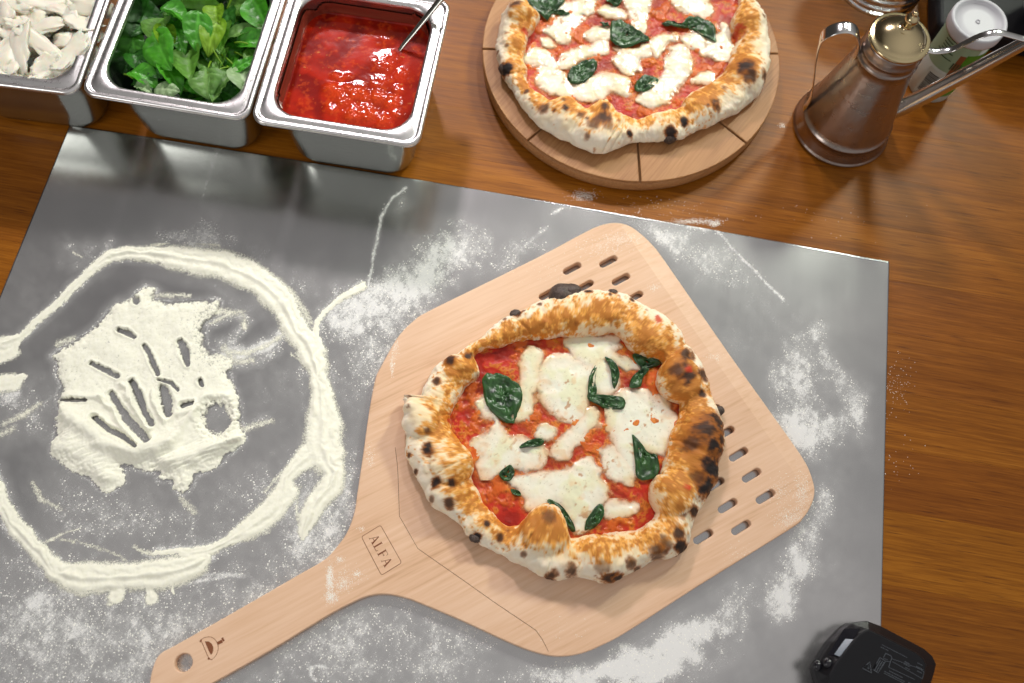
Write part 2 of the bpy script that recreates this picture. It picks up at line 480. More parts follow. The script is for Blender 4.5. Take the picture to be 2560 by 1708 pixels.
# ------------------------------------------------------------------ table: planks laid along the sheet
AX = np.array([math.cos(ANG), math.sin(ANG)]); AY = np.array([-math.sin(ANG), math.cos(ANG)])
table = empty('table_top'); tag(table, kind='structure')
bounds = [-.52, -.46, -.40, -.342, -.285, -.225, -.167, -.11, -.05, .008, .066, .127, .194, .252, .309, .368, .427, .486, .545, .603, .662, .722, .782, .842, .90, .96, 1.02, 1.08]
random.seed(5)
for a, b in zip(bounds[:-1], bounds[1:]):
    segs = [(-1.1, 1.3)]
    for x0, x1 in segs:
        g_ = .00001; h = .00012
        ring = lambda i, z: [(x0 + i, a + g_ + i, z), (x1 - i, a + g_ + i, z), (x1 - i, b - g_ - i, z), (x0 + i, b - g_ - i, z)]
        v = ring(0, -.03) + ring(0, -h) + ring(h * .6, 0)
        f = [(0, 3, 2, 1), (8, 9, 10, 11)] + [(r * 4 + k, r * 4 + (k + 1) % 4, r * 4 + 4 + (k + 1) % 4, r * 4 + 4 + k) for r in (0, 1) for k in range(4)]
        v = [(x * AX[0] + y * AY[0], x * AX[1] + y * AY[1], z) for x, y, z in v]
        pl = mesh('plank', v, f, M['oak'], table, smooth_=False)
        pl.color = dict([(.427, (1.18, 1.14, 1.05, 1)), (.368, (.93, .84, .8, 1)), (.309, (.90, .82, .75, 1)), (.252, (1.04, 1.0, .9, 1)), (.194, (.86, .76, .66, 1)), (.127, (1.12, 1.14, 1.0, 1)), (.066, (.90, .84, .7, 1))]).get(a, random.choice([(.95, .9, .85, 1), (1.05, 1.0, .95, 1), (1.0, .97, .95, 1), (1.12, 1.06, 1.0, 1)]))

# ------------------------------------------------------------------ steel work sheet with flour dust
SZ = 0.0016
TL = U(174, 313, SZ)[:2]; TR = U(2223, 654, SZ)[:2]
RD = U(2203, 1560, SZ)[:2] - TR; RD = RD / np.linalg.norm(RD); LD = np.array([-.0325, -.1928]); LD = LD / np.linalg.norm(LD)
SL = .62


def dust_field(px, py):
    """amount of loose flour, photograph coordinates (2350 wide)"""
    D = np.zeros(px.shape)
    nz = fbm(px / 38, py / 38, 0, 4, 11); nz2 = fbm(px / 13, py / 16, 0, 3, 12)
    warpx = px + (fbm(px / 60, py / 60, 3, 3, 21) - .5) * 60; warpy = py + (fbm(px / 60, py / 60, 5, 3, 22) - .5) * 60
    blobs = [  # x y rx ry angle amount
        (1030, 590, 110, 45, -20, .72), (960, 640, 120, 50, -28, .78), (860, 690, 100, 50, -30, .66), (790, 730, 70, 40, -30, .72), (900, 730, 110, 60, -20, .5),
        (1180, 590, 110, 40, -25, .42), (860, 800, 70, 90, 10, .6), (1060, 540, 60, 40, 0, .45), (1240, 530, 30, 18, -50, .32), (1540, 540, 60, 28, 20, .62), (1620, 590, 80, 45, 30, .42),
        (1700, 640, 130, 70, 35, .28), (1325, 455, 28, 10, -20, .7), (1290, 487, 22, 8, -20, .7), (1610, 518, 40, 8, 8, .8), (1830, 860, 45, 75, 0, .62), (1835, 985, 55, 50, 0, 1.0), (1905, 985, 55, 32, -30, .8), (1868, 775, 26, 30, 40, .6),
        (1915, 850, 22, 60, -35, .6), (1965, 935, 24, 62, -8, .85), (1700, 800, 120, 120, 0, .22), (1890, 1150, 34, 60, 10, .55), (1850, 1235, 40, 36, 0, .5), (1830, 1290, 30, 40, 10, .72),
        (1795, 1370, 32, 46, 10, .85), (1900, 1300, 60, 160, 0, .2), (1560, 1490, 120, 30, -32, .9), (1440, 1535, 110, 32, -10, 1.0), (1640, 1440, 90, 40, -40, .45), (1330, 1560, 80, 30, 0, .7), (1700, 1380, 120, 40, -45, .3),
        (100, 1430, 170, 150, 0, .46), (330, 1480, 200, 130, 0, .42), (560, 1400, 200, 90, -25, .36), (760, 1480, 220, 90, -20, .34), (1000, 1490, 130, 90, 0, .40), (700, 1180, 60, 110, 0, .55), (780, 1150, 40, 130, 10, .62), (740, 1270, 50, 40, 0, .6),
        (620, 900, 90, 120, 0, .28), (600, 1130, 150, 90, -20, .42), (330, 1180, 220, 70, 0, .36), (170, 1170, 90, 110, 0, .42), (270, 1110, 60, 60, 0, .35), (60, 950, 120, 60, -20, .42), (130, 1010, 60, 50, 0, .35), (20, 910, 50, 20, -10, .7), (440, 1240, 160, 40, 10, .42),
        (440, 555, 100, 26, 0, .55), (480, 530, 70, 40, 0, .42), (360, 560, 60, 36, 0, .3), (190, 590, 50, 40, 20, .38), (175, 570, 14, 10, 0, .6), (240, 570, 20, 20, 0, .5), (60, 700, 90, 120, 0, .2), (600, 600, 80, 40, 40, .35), (540, 700, 70, 40, 30, .32), (500, 660, 120, 20, 15, .3), (700, 640, 50, 60, 0, .38),
        (380, 1300, 60, 18, 10, .5), (300, 1380, 50, 18, 0, .5), (700, 900, 25, 90, 0, .35), (930, 470, 14, 30, 10, .45), (925, 500, 22, 26, 0, .25), (750, 880, 60, 120, 0, .42), (850, 900, 40, 60, 0, .4), (500, 300, 14, 14, 0, .2)]
    for x, y, rx, ry, an, am in blobs:
        a = math.radians(an); dx, dy = warpx - x, warpy - y; u = (dx * math.cos(a) + dy * math.sin(a)) / rx; v = (-dx * math.sin(a) + dy * math.cos(a)) / ry
        D = np.maximum(D, am * np.exp(-(u * u + v * v) * .75)) + .25 * am * np.exp(-(u * u + v * v) * .4) * (D > 0)
    D *= .80 + .22 * nz + .16 * (nz2 - .5) + .16 * (fbm((px + py) / 60, (px - py) / 9, 0, 3, 13) - .5) * 2.2
    # thin trails
    for pts, wd, am in (([(932, 432), (900, 455), (874, 500), (863, 560), (852, 620), (845, 660)], 4, 1.0), ([(500, 345), (480, 400), (462, 470), (460, 500)], 5, .42), ([(570, 350), (585, 380), (590, 410)], 8, .25),
                        ([(1640, 522), (1690, 580), (1750, 640), (1800, 690)], 4, .8), ([(1255, 525), (1215, 555), (1180, 590)], 7, .6), ([(360, 1330), (430, 1340), (520, 1322)], 6, .7), ([(330, 1270), (390, 1300), (470, 1318), (560, 1322)], 7, .7),
                        ([(175, 1130), (190, 1180), (230, 1240)], 14, .5), ([(715, 1530), (712, 1545), (725, 1560)], 5, .9), ([(712, 1545), (722, 1527), (745, 1530)], 4, .9), ([(715, 1090), (705, 1150), (690, 1230)], 8, .7), ([(40, 955), (90, 930), (130, 905)], 6, .6)):
        q, _ = stroke(px + (nz2 - .5) * 8, py + (nz - .5) * 8, pts, [wd] * len(pts)); D = np.maximum(D, am * np.exp(-q * q * .7))
    D = D + .10 * sstep(900, 1500, px) * (1 - sstep(1900, 2050, px)) * sstep(500, 620, py) * nz * 1.6 + .22 * sstep(1150, 1400, py) * (1 - sstep(1500, 1950, px)) * nz * 1.5 + .05 * nz
    D *= .8 + .5 * (nz2 - .3)
    D = D * 1.12 + .06
    # handle / device side stays cleaner
    return np.clip(D, 0, 1.3)


nu, nv_ = 640, 470
uu = np.linspace(0, 1, nu); vv = np.linspace(0, 1, nv_); A_, B_ = np.meshgrid(uu, vv, indexing='ij')
bow = (AY[None, None] * (.0042 * 4 * A_ * (1 - A_) * (1 - B_))[..., None])
P0 = TL + (TR - TL) * A_[..., None] + ((1 - A_)[..., None] * LD + A_[..., None] * RD) * (B_[..., None] * SL) + bow
# visible ring halo and pile smear come later as real flour
sx_, sy_ = P0[..., 0], P0[..., 1]
px, py = proj(sx_, sy_, SZ + 0 * sx_); DF = dust_field(px * 2350 / 2560, py * 2350 / 2560)
# ----- flour shapes
ring_pts = [(20, 520, 40), (80, 500, 20), (150, 430, 22), (230, 365, 22), (290, 300, 26), (340, 255, 24), (400, 200, 30), (450, 165, 36), (520, 152, 40), (600, 155, 44), (700, 168, 62), (800, 182, 80), (900, 195, 84), (980, 228, 84), (1060, 268, 76),
            (1120, 315, 76), (1160, 365, 72), (1190, 425, 64), (1215, 475, 62), (1255, 525, 60), (1280, 575, 60), (1300, 640, 50), (1315, 720, 50), (1322, 800, 74), (1325, 870, 92), (1318, 930, 96), (1340, 990, 80), (1370, 1050, 46), (1348, 1110, 56), (1300, 1160, 54), (1262, 1230, 46), (1238, 1290, 26), (1232, 1325, 10)]
ring2 = [(1320, 930, 80), (1270, 975, 70), (1215, 1020, 46), (1170, 1070, 34), (1165, 1130, 62), (1120, 1195, 62), (1050, 1255, 60), (980, 1300, 44), (930, 1330, 26), (870, 1360, 26), (800, 1376, 30), (720, 1370, 14), (640, 1372, 10)]
ring3 = [(850, 1395, 30), (800, 1425, 64), (740, 1445, 74), (660, 1462, 84), (560, 1470, 70), (450, 1475, 70), (350, 1480, 80), (285, 1472, 66), (225, 1440, 50), (170, 1380, 44), (100, 1310, 44), (50, 1250, 42), (15, 1180, 38), (-5, 1110, 30), (-30, 1050, 24)]
ring4 = [(1345, 990, 20), (1366, 900, 16), (1350, 820, 16), (1334, 740, 14), (1312, 640, 14), (1304, 540, 14), (1290, 485, 18), (1300, 430, 14), (1340, 380, 12), (1400, 330, 16), (1480, 290, 22)]
ring5 = [(930, 560, 40), (1010, 560, 34), (1090, 530, 34), (1150, 490, 26)]
drips = [[(490, 1500, 34), (480, 1530, 30), (470, 1555, 40)], [(610, 1500, 26), (612, 1530, 20), (615, 1565, 36)], [(708, 1490, 8), (708, 1545, 8)], [(0, 570, 50), (40, 555, 50), (70, 520, 24)], [(-10, 690, 50), (50, 682, 56), (95, 655, 20)]]
pile_o = [(610, 290), (640, 305), (630, 340), (700, 350), (780, 345), (880, 340), (905, 350), (900, 400), (850, 440), (840, 480), (850, 540), (900, 560), (960, 590), (940, 640), (950, 690), (970, 720), (985, 780), (990, 860), (1000, 910), (970, 950), (930, 980), (910, 1010), (860, 1040), (800, 1060), (790, 1100), (750, 1140), (710, 1110), (700, 1085), (640, 1080), (655, 1050), (600, 1045), (510, 1015), (510, 1060), (510, 1090), (470, 1120), (430, 1132), (395, 1115), (370, 1080), (330, 1060), (290, 1040), (260, 1010), (225, 990), (205, 965), (220, 900), (230, 850), (240, 800), (230, 740), (250, 690), (230, 650), (235, 600), (210, 570), (240, 550), (290, 520), (330, 490), (370, 470), (410, 430), (440, 390), (480, 355), (530, 340), (560, 310), (590, 290)]
K = .000232                       # metres per crop pixel


def wpts(l): return [tuple(U(*ZF(p[0], p[1]), SZ)[:2]) for p in l]


def flour_heights(x, y, which):
    n1 = fbm(x * 90, y * 90, 0, 4, 31); n2 = fbm(x * 420, y * 420, 0, 3, 32); n3 = fbm(x * 900, y * 900, 0, 2, 33)
    if which == 'ring':
        H = np.zeros(x.shape); T = np.zeros(x.shape)
        wx_, wy_ = x + (n1 - .5) * .006, y + (n1 - .5) * .005
        for L_, am, sc in [(ring_pts, .0034, 1.55), (ring2, .0022, 1.5), (ring3, .0038, 1.4), (ring4, .0016, 1.7), (ring5, .0005, 1.3)] + [(d, .0009, 1.4) for d in drips] + [(w_, .0003, 1.0) for w_ in wisps]:
            film = am < .0006
            pts = wpts(L_); ws = [p[2] * K / 2 * sc for p in L_]
            q, hw = stroke(wx_, wy_, pts, ws)
            fe_ = np.clip(.0035 / np.maximum(hw, .0010), .2, 1.1)
            q2 = q + (n2 - .5) * 1.1 * fe_ + (n3 - .5) * .5 * fe_
            T = np.maximum(T, (.80 if film else 1.7) * np.exp(-np.clip(q2 * (1.0 if film else .92), 0, 9) ** (1.5 if film else 2.3)) * (.75 + .5 * n1 if film else 1))
            h = np.minimum(hw * .42, am) * np.exp(-(q * 1.2) ** 2.2)
            h = h * (1 + (0 if film else .28) * np.sin(q * 7 + n1 * 5))
            H = np.maximum(H, h)
        H = H + (n1 - .5) * .0008 * sstep(0, .001, H) + (n2 - .5) * .0004 + (n3 - .5) * .0003 * sstep(0, .0006, H)
        return H, T + (n2 - .5) * .30 + (n3 - .5) * .25
    poly = smooth(wpts(pile_o), 4)
    s = sdf(x + (n1 - .5) * .007, y + (fbm(x * 95, y * 95, 4, 3, 37) - .5) * .007, poly) + (n2 - .5) * .0030 + (n3 - .5) * .0016
    H = .0028 * sstep(-.002, .013, s) + .0008 * sstep(-.001, .003, s)
    cU = U(*ZF(560, 900), SZ); low = sstep(.055, -.005, y - cU[1] - (x - cU[0]) * .10)      # the heap is thick towards the near side and thins out at the back
    T = sstep(-.0022, .0050, s) * (1.12 + .7 * low)
    for L_, hh in (([(235, 780, 50), (300, 830, 70), (390, 890, 80), (470, 935, 80), (560, 975, 70), (640, 950, 70), (700, 930, 60)], .0080), ([(300, 930, 120), (400, 1000, 120), (440, 1060, 60)], .004), ([(245, 745, 26), (320, 738, 30), (420, 745, 24)], .0028), ([(690, 1010, 60), (780, 985, 70), (880, 950, 50), (970, 915, 30)], .0055),
                   ([(420, 740, 16), (500, 850, 18), (570, 930, 20)], .0026), ([(505, 690, 16), (560, 800, 18), (610, 880, 18)], .003), ([(630, 720, 14), (650, 800, 16), (670, 850, 16)], .0026), ([(840, 740, 26), (940, 740, 30), (975, 820, 26), (930, 900, 30), (840, 900, 30), (800, 830, 26), (840, 740, 26)], .0022), ([(730, 820, 30), (800, 800, 30), (720, 900, 40)], .003)):
        q, hw = stroke(x + (n1 - .5) * .006, y + (n1 - .5) * .005, wpts(L_), [p[2] * K / 2 for p in L_]); H = H + hh * np.exp(-q * q * 1.1) * sstep(0, .007, s)
    wr = (np.abs(fbm((x * .9 + y * .4) * 60, (y * .9 - x * .4) * 330, 3, 3, 45) - .5)) * -.0042; q, hw = stroke(x, y, wpts([(640, 1000), (760, 990), (860, 960), (960, 930)]), [.016] * 4); H = H + wr * np.exp(-q * q * 1.2) * sstep(0, .004, s)
    q, hw = stroke(x, y, wpts([(250, 860), (330, 960), (430, 1040)]), [.016] * 3); H = H + wr * .8 * np.exp(-q * q * 1.2) * sstep(0, .004, s)
    for L_ in grooves:
        q, hw = stroke(x + (n1 - .5) * .003, y + (n2 - .5) * .0016, wpts(L_), [p[2] * K / 2 * 1.15 for p in L_]); q = q + (n2 - .5) * .5 + (n3 - .5) * .25
        H = np.where(q < 3, H * sstep(.4, 2.0, q), H) + .0010 * np.exp(-((q - 1.9) / .6) ** 2) * sstep(0, .003, s)
        T = T * sstep(.45, 1.75, q)
    rz = U(*ZF(905, 470), SZ); rough_zone = np.exp(-(((x - rz[0]) / .022) ** 2 + ((y - rz[1]) / .030) ** 2))
    T = T - rough_zone * .55
    H = H + (fbm(x * 38, y * 38, 7, 3, 39) - .45) * .0050 * sstep(0, .012, s)
    return np.maximum(H, 0) + ((n1 - .5) * .0012 + (n2 - .5) * .0005 + (n3 - .5) * .0003) * sstep(0, .003, s), T + (n2 - .5) * .45 + (n3 - .5) * .3


wisps = [[(250, 1325, 24), (330, 1342, 30), (430, 1372, 26), (520, 1405, 20)], [(545, 1352, 24), (620, 1378, 30), (700, 1372, 20)], [(1080, 1125, 30), (1130, 1070, 34), (1200, 1015, 30)], [(1205, 1110, 20), (1215, 1200, 22), (1228, 1290, 20)], [(185, 1335, 26), (250, 1300, 24), (330, 1275, 16)], [(130, 1090, 30), (170, 1160, 36), (250, 1200, 30)],
         [(1240, 900, 30), (1265, 850, 24)], [(1190, 560, 20), (1235, 592, 20), (1270, 604, 20)], [(20, 850, 50), (100, 810, 50), (160, 770, 40)], [(-10, 900, 50), (50, 870, 50)], [(1190, 300, 50), (1240, 380, 50), (1270, 440, 40)], [(880, 385, 60), (980, 400, 60), (1010, 450, 40)], [(910, 540, 60), (960, 600, 60), (1030, 590, 50)], [(1000, 870, 50), (1060, 850, 50), (1110, 840, 40)],
         [(740, 1160, 60), (790, 1210, 50)], [(620, 120, 26), (720, 100, 40), (840, 105, 40), (900, 120, 30)], [(300, 150, 26), (330, 170, 24)], [(1010, 1320, 40), (1100, 1290, 30)], [(240, 520, 60), (300, 500, 50)], [(560, 330, 40), (680, 325, 44), (780, 325, 34)], [(860, 440, 30), (900, 420, 34), (960, 390, 20)]]
grooves = ([(490, 470, 14), (520, 480, 18), (548, 497, 12)], [(590, 535, 12), (620, 580, 16), (645, 650, 12)], [(735, 515, 14), (758, 555, 26), (772, 612, 12)], [(378, 605, 12), (430, 630, 15), (485, 658, 14)], [(650, 672, 8), (700, 685, 10), (732, 715, 10)], [(543, 680, 16), (575, 750, 22), (618, 850, 20)],
           [(455, 725, 14), (520, 830, 26), (600, 915, 24)], [(668, 705, 20), (685, 760, 34), (688, 812, 24)], [(388, 825, 16), (450, 875, 18), (510, 905, 18), (562, 945, 12)], [(820, 678, 16), (828, 696, 12)], [(885, 815, 78), (893, 845, 86)], [(750, 778, 18), (790, 768, 14)], [(255, 756, 8), (300, 755, 12), (360, 758, 8)],
           [(555, 345, 22), (560, 355, 18)], [(700, 345, 20), (730, 338, 24)], [(850, 450, 24), (880, 470, 20)])


def height_mesh(name, which, x0, x1, y0, y1, step, mat):
    xs = np.arange(x0, x1, step); ys = np.arange(y0, y1, step); X, Y = np.meshgrid(xs, ys, indexing='ij')
    H, T = flour_heights(X, Y, which)
    keep = T > .10
    kq = keep[:-1, :-1] | keep[1:, :-1] | keep[:-1, 1:] | keep[1:, 1:]
    iu, iv = np.nonzero(kq); n = len(ys)
    F_ = np.stack([iu * n + iv, (iu + 1) * n + iv, (iu + 1) * n + iv + 1, iu * n + iv + 1], -1)
    used = np.unique(F_); remap = np.zeros(X.size, int); remap[used] = np.arange(len(used))
    Vv = np.stack([X.ravel(), Y.ravel(), SZ + np.clip(H, .00012, .02).ravel()], -1)[used]
    return mesh(name, Vv, remap[F_], mat, attrs={'thick': np.clip(T, 0, 1.8).ravel()[used]})


def bb(L_, pad):
    q = np.array(wpts(L_)); return q[:, 0].min() - pad, q[:, 0].max() + pad, q[:, 1].min() - pad, q[:, 1].max() + pad


fr = height_mesh('flour', 'ring', *bb(ring_pts + ring2 + ring3 + ring4 + [(480, 1560), (-60, 900)], .012), .00088, M['flour_film'])
tag(fr, 'broad swept ring of white flour on the steel sheet round the central flour heap', 'flour', kind='stuff')
fp = height_mesh('flour', 'pile', *bb(pile_o, .008), .0008, M['flour_film'])
tag(fp, 'thick heap of flour with finger furrows in the middle of the flour ring', 'flour', kind='stuff')
# halo of dust round ring and heap
q, hw = stroke(sx_, sy_, wpts(ring_pts), [p[2] * K / 2 for p in ring_pts]); hal = .98 * np.exp(-np.clip(q - 1, 0, 9) * hw / .006)
for L_ in (ring2, ring3, ring5, ring4):
    q, hw = stroke(sx_, sy_, wpts(L_), [p[2] * K / 2 for p in L_]); hal = np.maximum(hal, 1.05 * np.exp(-np.clip(q - 1, 0, 9) * hw / .0075))
sp_ = sdf(sx_, sy_, np.array(wpts(pile_o))); hal = np.maximum(hal, np.where(sp_ > 0, .45, .85 * np.exp(sp_ / .0055)))
q, hw = stroke(sx_, sy_, wpts([(850, 440), (960, 400), (1010, 430), (940, 520), (920, 560)]), [.008] * 5); hal = np.maximum(hal, .75 * np.exp(-q * q * .8))
q, hw = stroke(sx_, sy_, wpts([(900, 520), (960, 600), (1060, 590), (1130, 540)]), [.010] * 4); hal = np.maximum(hal, .72 * np.exp(-q * q * .8))
q, hw = stroke(sx_, sy_, wpts([(1000, 850), (1080, 830)]), [.010] * 2); hal = np.maximum(hal, .6 * np.exp(-q * q * .8))
hal *= .62 + .75 * fbm(sx_ * 130, sy_ * 130, 0, 3, 44)
DF = np.clip(np.maximum(DF, hal), 0, 1.4)
zz = np.full(sx_.shape, SZ)
top = np.stack([sx_, sy_, zz], -1).reshape(-1, 3)
sheet = mesh('work_sheet', top, grid_faces(nu, nv_)[:, ::-1], M['sheet'], attrs={'flour': DF.ravel()}, smooth_=False)
me = sheet.data
bm = bmesh.new(); bm.from_mesh(me)
be = [e_ for e_ in bm.edges if e_.is_boundary]; r_ = bmesh.ops.extrude_edge_only(bm, edges=be)
for v in r_['geom']:
    if isinstance(v, bmesh.types.BMVert): v.co.z = .0001
bm.normal_update(); bm.to_mesh(me); bm.free()
tag(sheet, 'large grey stainless steel sheet dusted with flour lying flat on the table', 'steel sheet')

# loose clumps of flour, real grains
rnd = np.random.default_rng(3)
cand = np.argwhere(DF > .55); pk = cand[rnd.integers(0, len(cand), 9000)]
gp = np.stack([sx_[pk[:, 0], pk[:, 1]], sy_[pk[:, 0], pk[:, 1]]], -1) + rnd.normal(0, .0012, (9000, 2))


def grains(name, P2, z, rmin, rmax, mat):
    n = len(P2); o6 = np.array([(1, 0, 0), (0, 1, 0), (-1, 0, 0), (0, -1, 0), (0, 0, 1)], float)
    r = rnd.uniform(rmin, rmax, n) ** 1.0; an = rnd.uniform(0, 6.28, n); c, s = np.cos(an), np.sin(an)
    P_ = o6[None] * r[:, None, None] * rnd.uniform(.6, 1.3, (n, 5, 1))
    X = P_[..., 0] * c[:, None] - P_[..., 1] * s[:, None] + P2[:, :1]; Y = P_[..., 0] * s[:, None] + P_[..., 1] * c[:, None] + P2[:, 1:2]
    Vv = np.stack([X, Y, P_[..., 2] * .7 + (z[:, None] if isinstance(z, np.ndarray) else z)], -1).reshape(-1, 3)
    b = np.arange(n)[:, None] * 5; F_ = np.concatenate([b + np.array([k, (k + 1) % 4, 4]) for k in range(4)])
    return mesh(name, Vv, F_, mat, smooth_=True)


g_ = grains('flour_clumps', gp, SZ, .0003, .0008, M['flour']); tag(g_, 'loose small clumps of flour scattered over the steel sheet', 'flour', kind='stuff')

# ------------------------------------------------------------------ steel gastronorm pans


def rrect(wd, dp, r, n=10):
    out = []
    for cx, cy, a0 in ((wd / 2 - r, dp / 2 - r, 0), (-wd / 2 + r, dp / 2 - r, 90), (-wd / 2 + r, -dp / 2 + r, 180), (wd / 2 - r, -dp / 2 + r, 270)):
        for k in range(n + 1):
            a = math.radians(a0 + 90 * k / n); out.append((cx + r * math.cos(a), cy + r * math.sin(a)))
    # extra points on the straight sides keep facets regular
    return np.array(out)


def loft(profile, wd, dp, xf, cap=False):
    """profile: list of (inset, z, corner radius)"""
    rings = []
    for ins, z, r in profile:
        p = rrect(wd - 2 * ins, dp - 2 * ins, r); rings.append(np.c_[p, np.full(len(p), z)])
    n = len(rings[0]); v = np.concatenate(rings); v = xf(v)
    f = [(i * n + k, i * n + (k + 1) % n, (i + 1) * n + (k + 1) % n, (i + 1) * n + k) for i in range(len(rings) - 1) for k in range(n)]
    if cap: f.append(tuple(range((len(rings) - 1) * n, len(rings) * n)))
    return v, f


PW, PD, PH = .1582, .1710, .095
DZP = .0145


def pan(brx, bry, ang, label):
    """brx, bry: world position of the rim's near right corner"""
    q_ = proj(np.array(brx), np.array(bry), np.array(.080)); brx, bry = U(float(q_[0]), float(q_[1]), PH)[:2]
    a = math.radians(ang); ex = np.array([math.cos(a), math.sin(a)]); ey = np.array([-math.sin(a), math.cos(a)])
    c = np.array([brx, bry]) - ex * PW / 2 + ey * PD / 2
    def xf(v): return np.c_[c[0] + v[:, 0] * ex[0] + v[:, 1] * ey[0], c[1] + v[:, 0] * ex[1] + v[:, 1] * ey[1], v[:, 2]]
    root = empty('steel_pan', (c[0], c[1], 0)); tag(root, label, 'pan', 'small steel ingredient pans along the back of the sheet')
    rim = [(.0010, PH - .0050, .0125), (0, PH - .0042, .0135), (.0001, PH - .0016, .0135), (.0012, PH - .0002, .0125), (.0028, PH + .0002, .0115), (.0040, PH - .0006, .0110), (.0048, PH - .0016, .0110), (.0058, PH - .0018, .0115), (.0075, PH - .0006, .0130), (.0110, PH - .0004, .0200), (.0130, PH - .0010, .0240), (.0140, PH - .0022, .0260), (.0145, PH - .0045, .0262)]
    v, f = loft(rim, PW, PD, xf); pm('rim', v, f, M['pan_rim'], root)
    inner = [(.0145, PH - .0045, .0262), (.0160, PH * .55, .0255), (.0185, .012, .024), (.0215, .0045, .024), (.028, .0020, .020), (.05, .0018, .010)]
    v, f = loft(inner, PW, PD, xf, True); v2, f2 = loft([(.0010, PH - .0050, .0125), (.0040, PH - .0048, .012), (.0125, PH - .0052, .0250), (.0137, PH - .009, .0262), (.0150, PH * .55, .0255), (.0176, .013, .024), (.0200, .0045, .024), (.0270, .0006, .021), (.05, .0004, .010)], PW, PD, xf, True)
    vv2, ff = join([(v, f), (v2, [q[::-1] for q in f2])]); b = pm('pan_body', vv2, ff, M['pan'], root)
    return root, xf


pan3, xf3 = pan(-.0626, .4565, -8.95, 'steel pan of red tomato sauce with a spoon, next to the wooden board')
pan2, xf2 = pan(-.2248, .4822, -9.3, 'steel pan full of fresh green basil, between the cheese pan and the sauce pan')
pan1, xf1 = pan(-.3869, .5068, -6.8, 'steel pan of white mozzarella pieces in the corner of the picture')

# passata in pan 3
SAZ = .0695
gx = np.linspace(-1, 1, 200); gy = np.linspace(-1, 1, 210); X, Y = np.meshgrid(gx, gy, indexing='ij')
hw_, hd_ = PW / 2 - .0152, PD / 2 - .0152; rc = .0255
lx = X * hw_; ly = Y * hd_
ux = np.abs(lx) - (hw_ - rc); uy = np.abs(ly) - (hd_ - rc); over = (ux > 0) & (uy > 0); L_ = np.hypot(np.where(over, ux, 1), np.where(over, uy, 1))
mx = np.maximum(np.abs(X), np.abs(Y))
sc2 = np.where(over & (L_ > rc), rc / L_, 1); lx = np.where(over, np.sign(lx) * ((hw_ - rc) + ux * sc2), lx); ly = np.where(over, np.sign(ly) * ((hd_ - rc) + uy * sc2), ly)
wv = xf3(np.c_[lx.ravel(), ly.ravel(), np.full(lx.size, SAZ)]); wx, wy = wv[:, 0].reshape(lx.shape), wv[:, 1].reshape(lx.shape)
n1 = fbm(wx * 60, wy * 60, 0, 3, 51); n2 = fbm(wx * 260, wy * 260, 0, 4, 52); n3 = vn(wx * 330, wy * 330, 0, 53)
cz2 = crop(3.672, 640, 0)
chunk = np.zeros(wx.shape)
for (cx, cy, r, hh) in ((690, 820, 60, 1), (760, 860, 70, 1), (850, 830, 60, .9), (930, 860, 80, 1.2), (1000, 900, 70, 1), (1120, 900, 80, 1.1), (1240, 940, 80, 1), (800, 930, 90, .8), (900, 1050, 90, 1.1), (1040, 1060, 90, 1.1), (1000, 990, 80, .9), (700, 1000, 60, .7), (1160, 1110, 70, .9), (1300, 830, 60, .6), (740, 710, 40, .8), (840, 715, 40, .5), (1150, 770, 110, .5), (1180, 600, 110, .5), (1340, 700, 80, .5), (1230, 540, 80, .4), (1190, 340, 90, .4), (1290, 1040, 70, .6)):
    p = U(*cz2(cx, cy), SAZ); r *= .00012; chunk = np.maximum(chunk, hh * np.exp(-(((wx - p[0]) ** 2 + (wy - p[1]) ** 2) / r ** 2) ** 1.2))
wz = SAZ + (n1 - .5) * .0003 + chunk * (.0012 + .0020 * n2) + (n2 - .5) * .00004 * (.3 + sstep(.3, .9, fbm(wx * 30, wy * 30, 3, 2, 55))) + np.where(mx > .97, .0008, 0)
redc = np.array([.42, .016, .004]); dk = np.array([.22, .007, .003]); orr = np.array([.72, .09, .012]); seed = np.array([.62, .30, .07])
tt = sstep(.35, .7, n1)[..., None]; cc = dk * (1 - tt) + redc * tt; cc = cc * (1 - .75 * chunk[..., None]) + (redc * .6 + orr * .5) * .75 * chunk[..., None]
cc = cc * (1 - (sstep(.55, .75, n2) * .35)[..., None]) + orr * (sstep(.55, .75, n2) * .35)[..., None]
sd_ = (n3 > .97)[..., None]; cc = np.where(sd_, seed * .6 + cc * .4, cc)
sauce = mesh('tomato_sauce', np.c_[wx.ravel(), wy.ravel(), wz.ravel()], grid_faces(200, 210), M['passata'], cols=cc.reshape(-1, 3)); tag(sauce, 'chunky red tomato sauce filling the steel pan beside the board', 'sauce')
# smear of sauce up the pan wall
ns = 44 * 6; sm_r = []
rr_ = rrect(PW - .0306, PD - .0306, .0258, 40); nn = len(rr_)
for k, z in enumerate(np.linspace(SAZ - .002, PH - .006, 12)):
    ins = .0156 + (PH - .0045 - z) * .03
    p = rrect(PW - 2 * ins, PD - 2 * ins, .0258, 40); w3 = xf3(np.c_[p, np.full(len(p), z)]); sm_r.append(w3)
sm = np.array(sm_r); topv = .35 + .9 * fbm(sm[0][:, 0] * 70, sm[0][:, 1] * 70, 0, 4, 61)
fs = [];
for k in range(11):
    for i_ in range(nn):
        if (k + 1) / 11 < topv[i_]: fs.append((k * nn + i_, k * nn + (i_ + 1) % nn, (k + 1) * nn + (i_ + 1) % nn, (k + 1) * nn + i_))
fv = sm.reshape(-1, 3); nc = fbm(fv[:, 0] * 300, fv[:, 1] * 300, fv[:, 2] * 300, 3, 62)[:, None]
pm('sauce_smear', fv - np.array(sauce.location), fs, M['passata'], sauce, cols=np.array([.16, .018, .010]) * (1 - nc) + np.array([.32, .07, .04]) * nc)
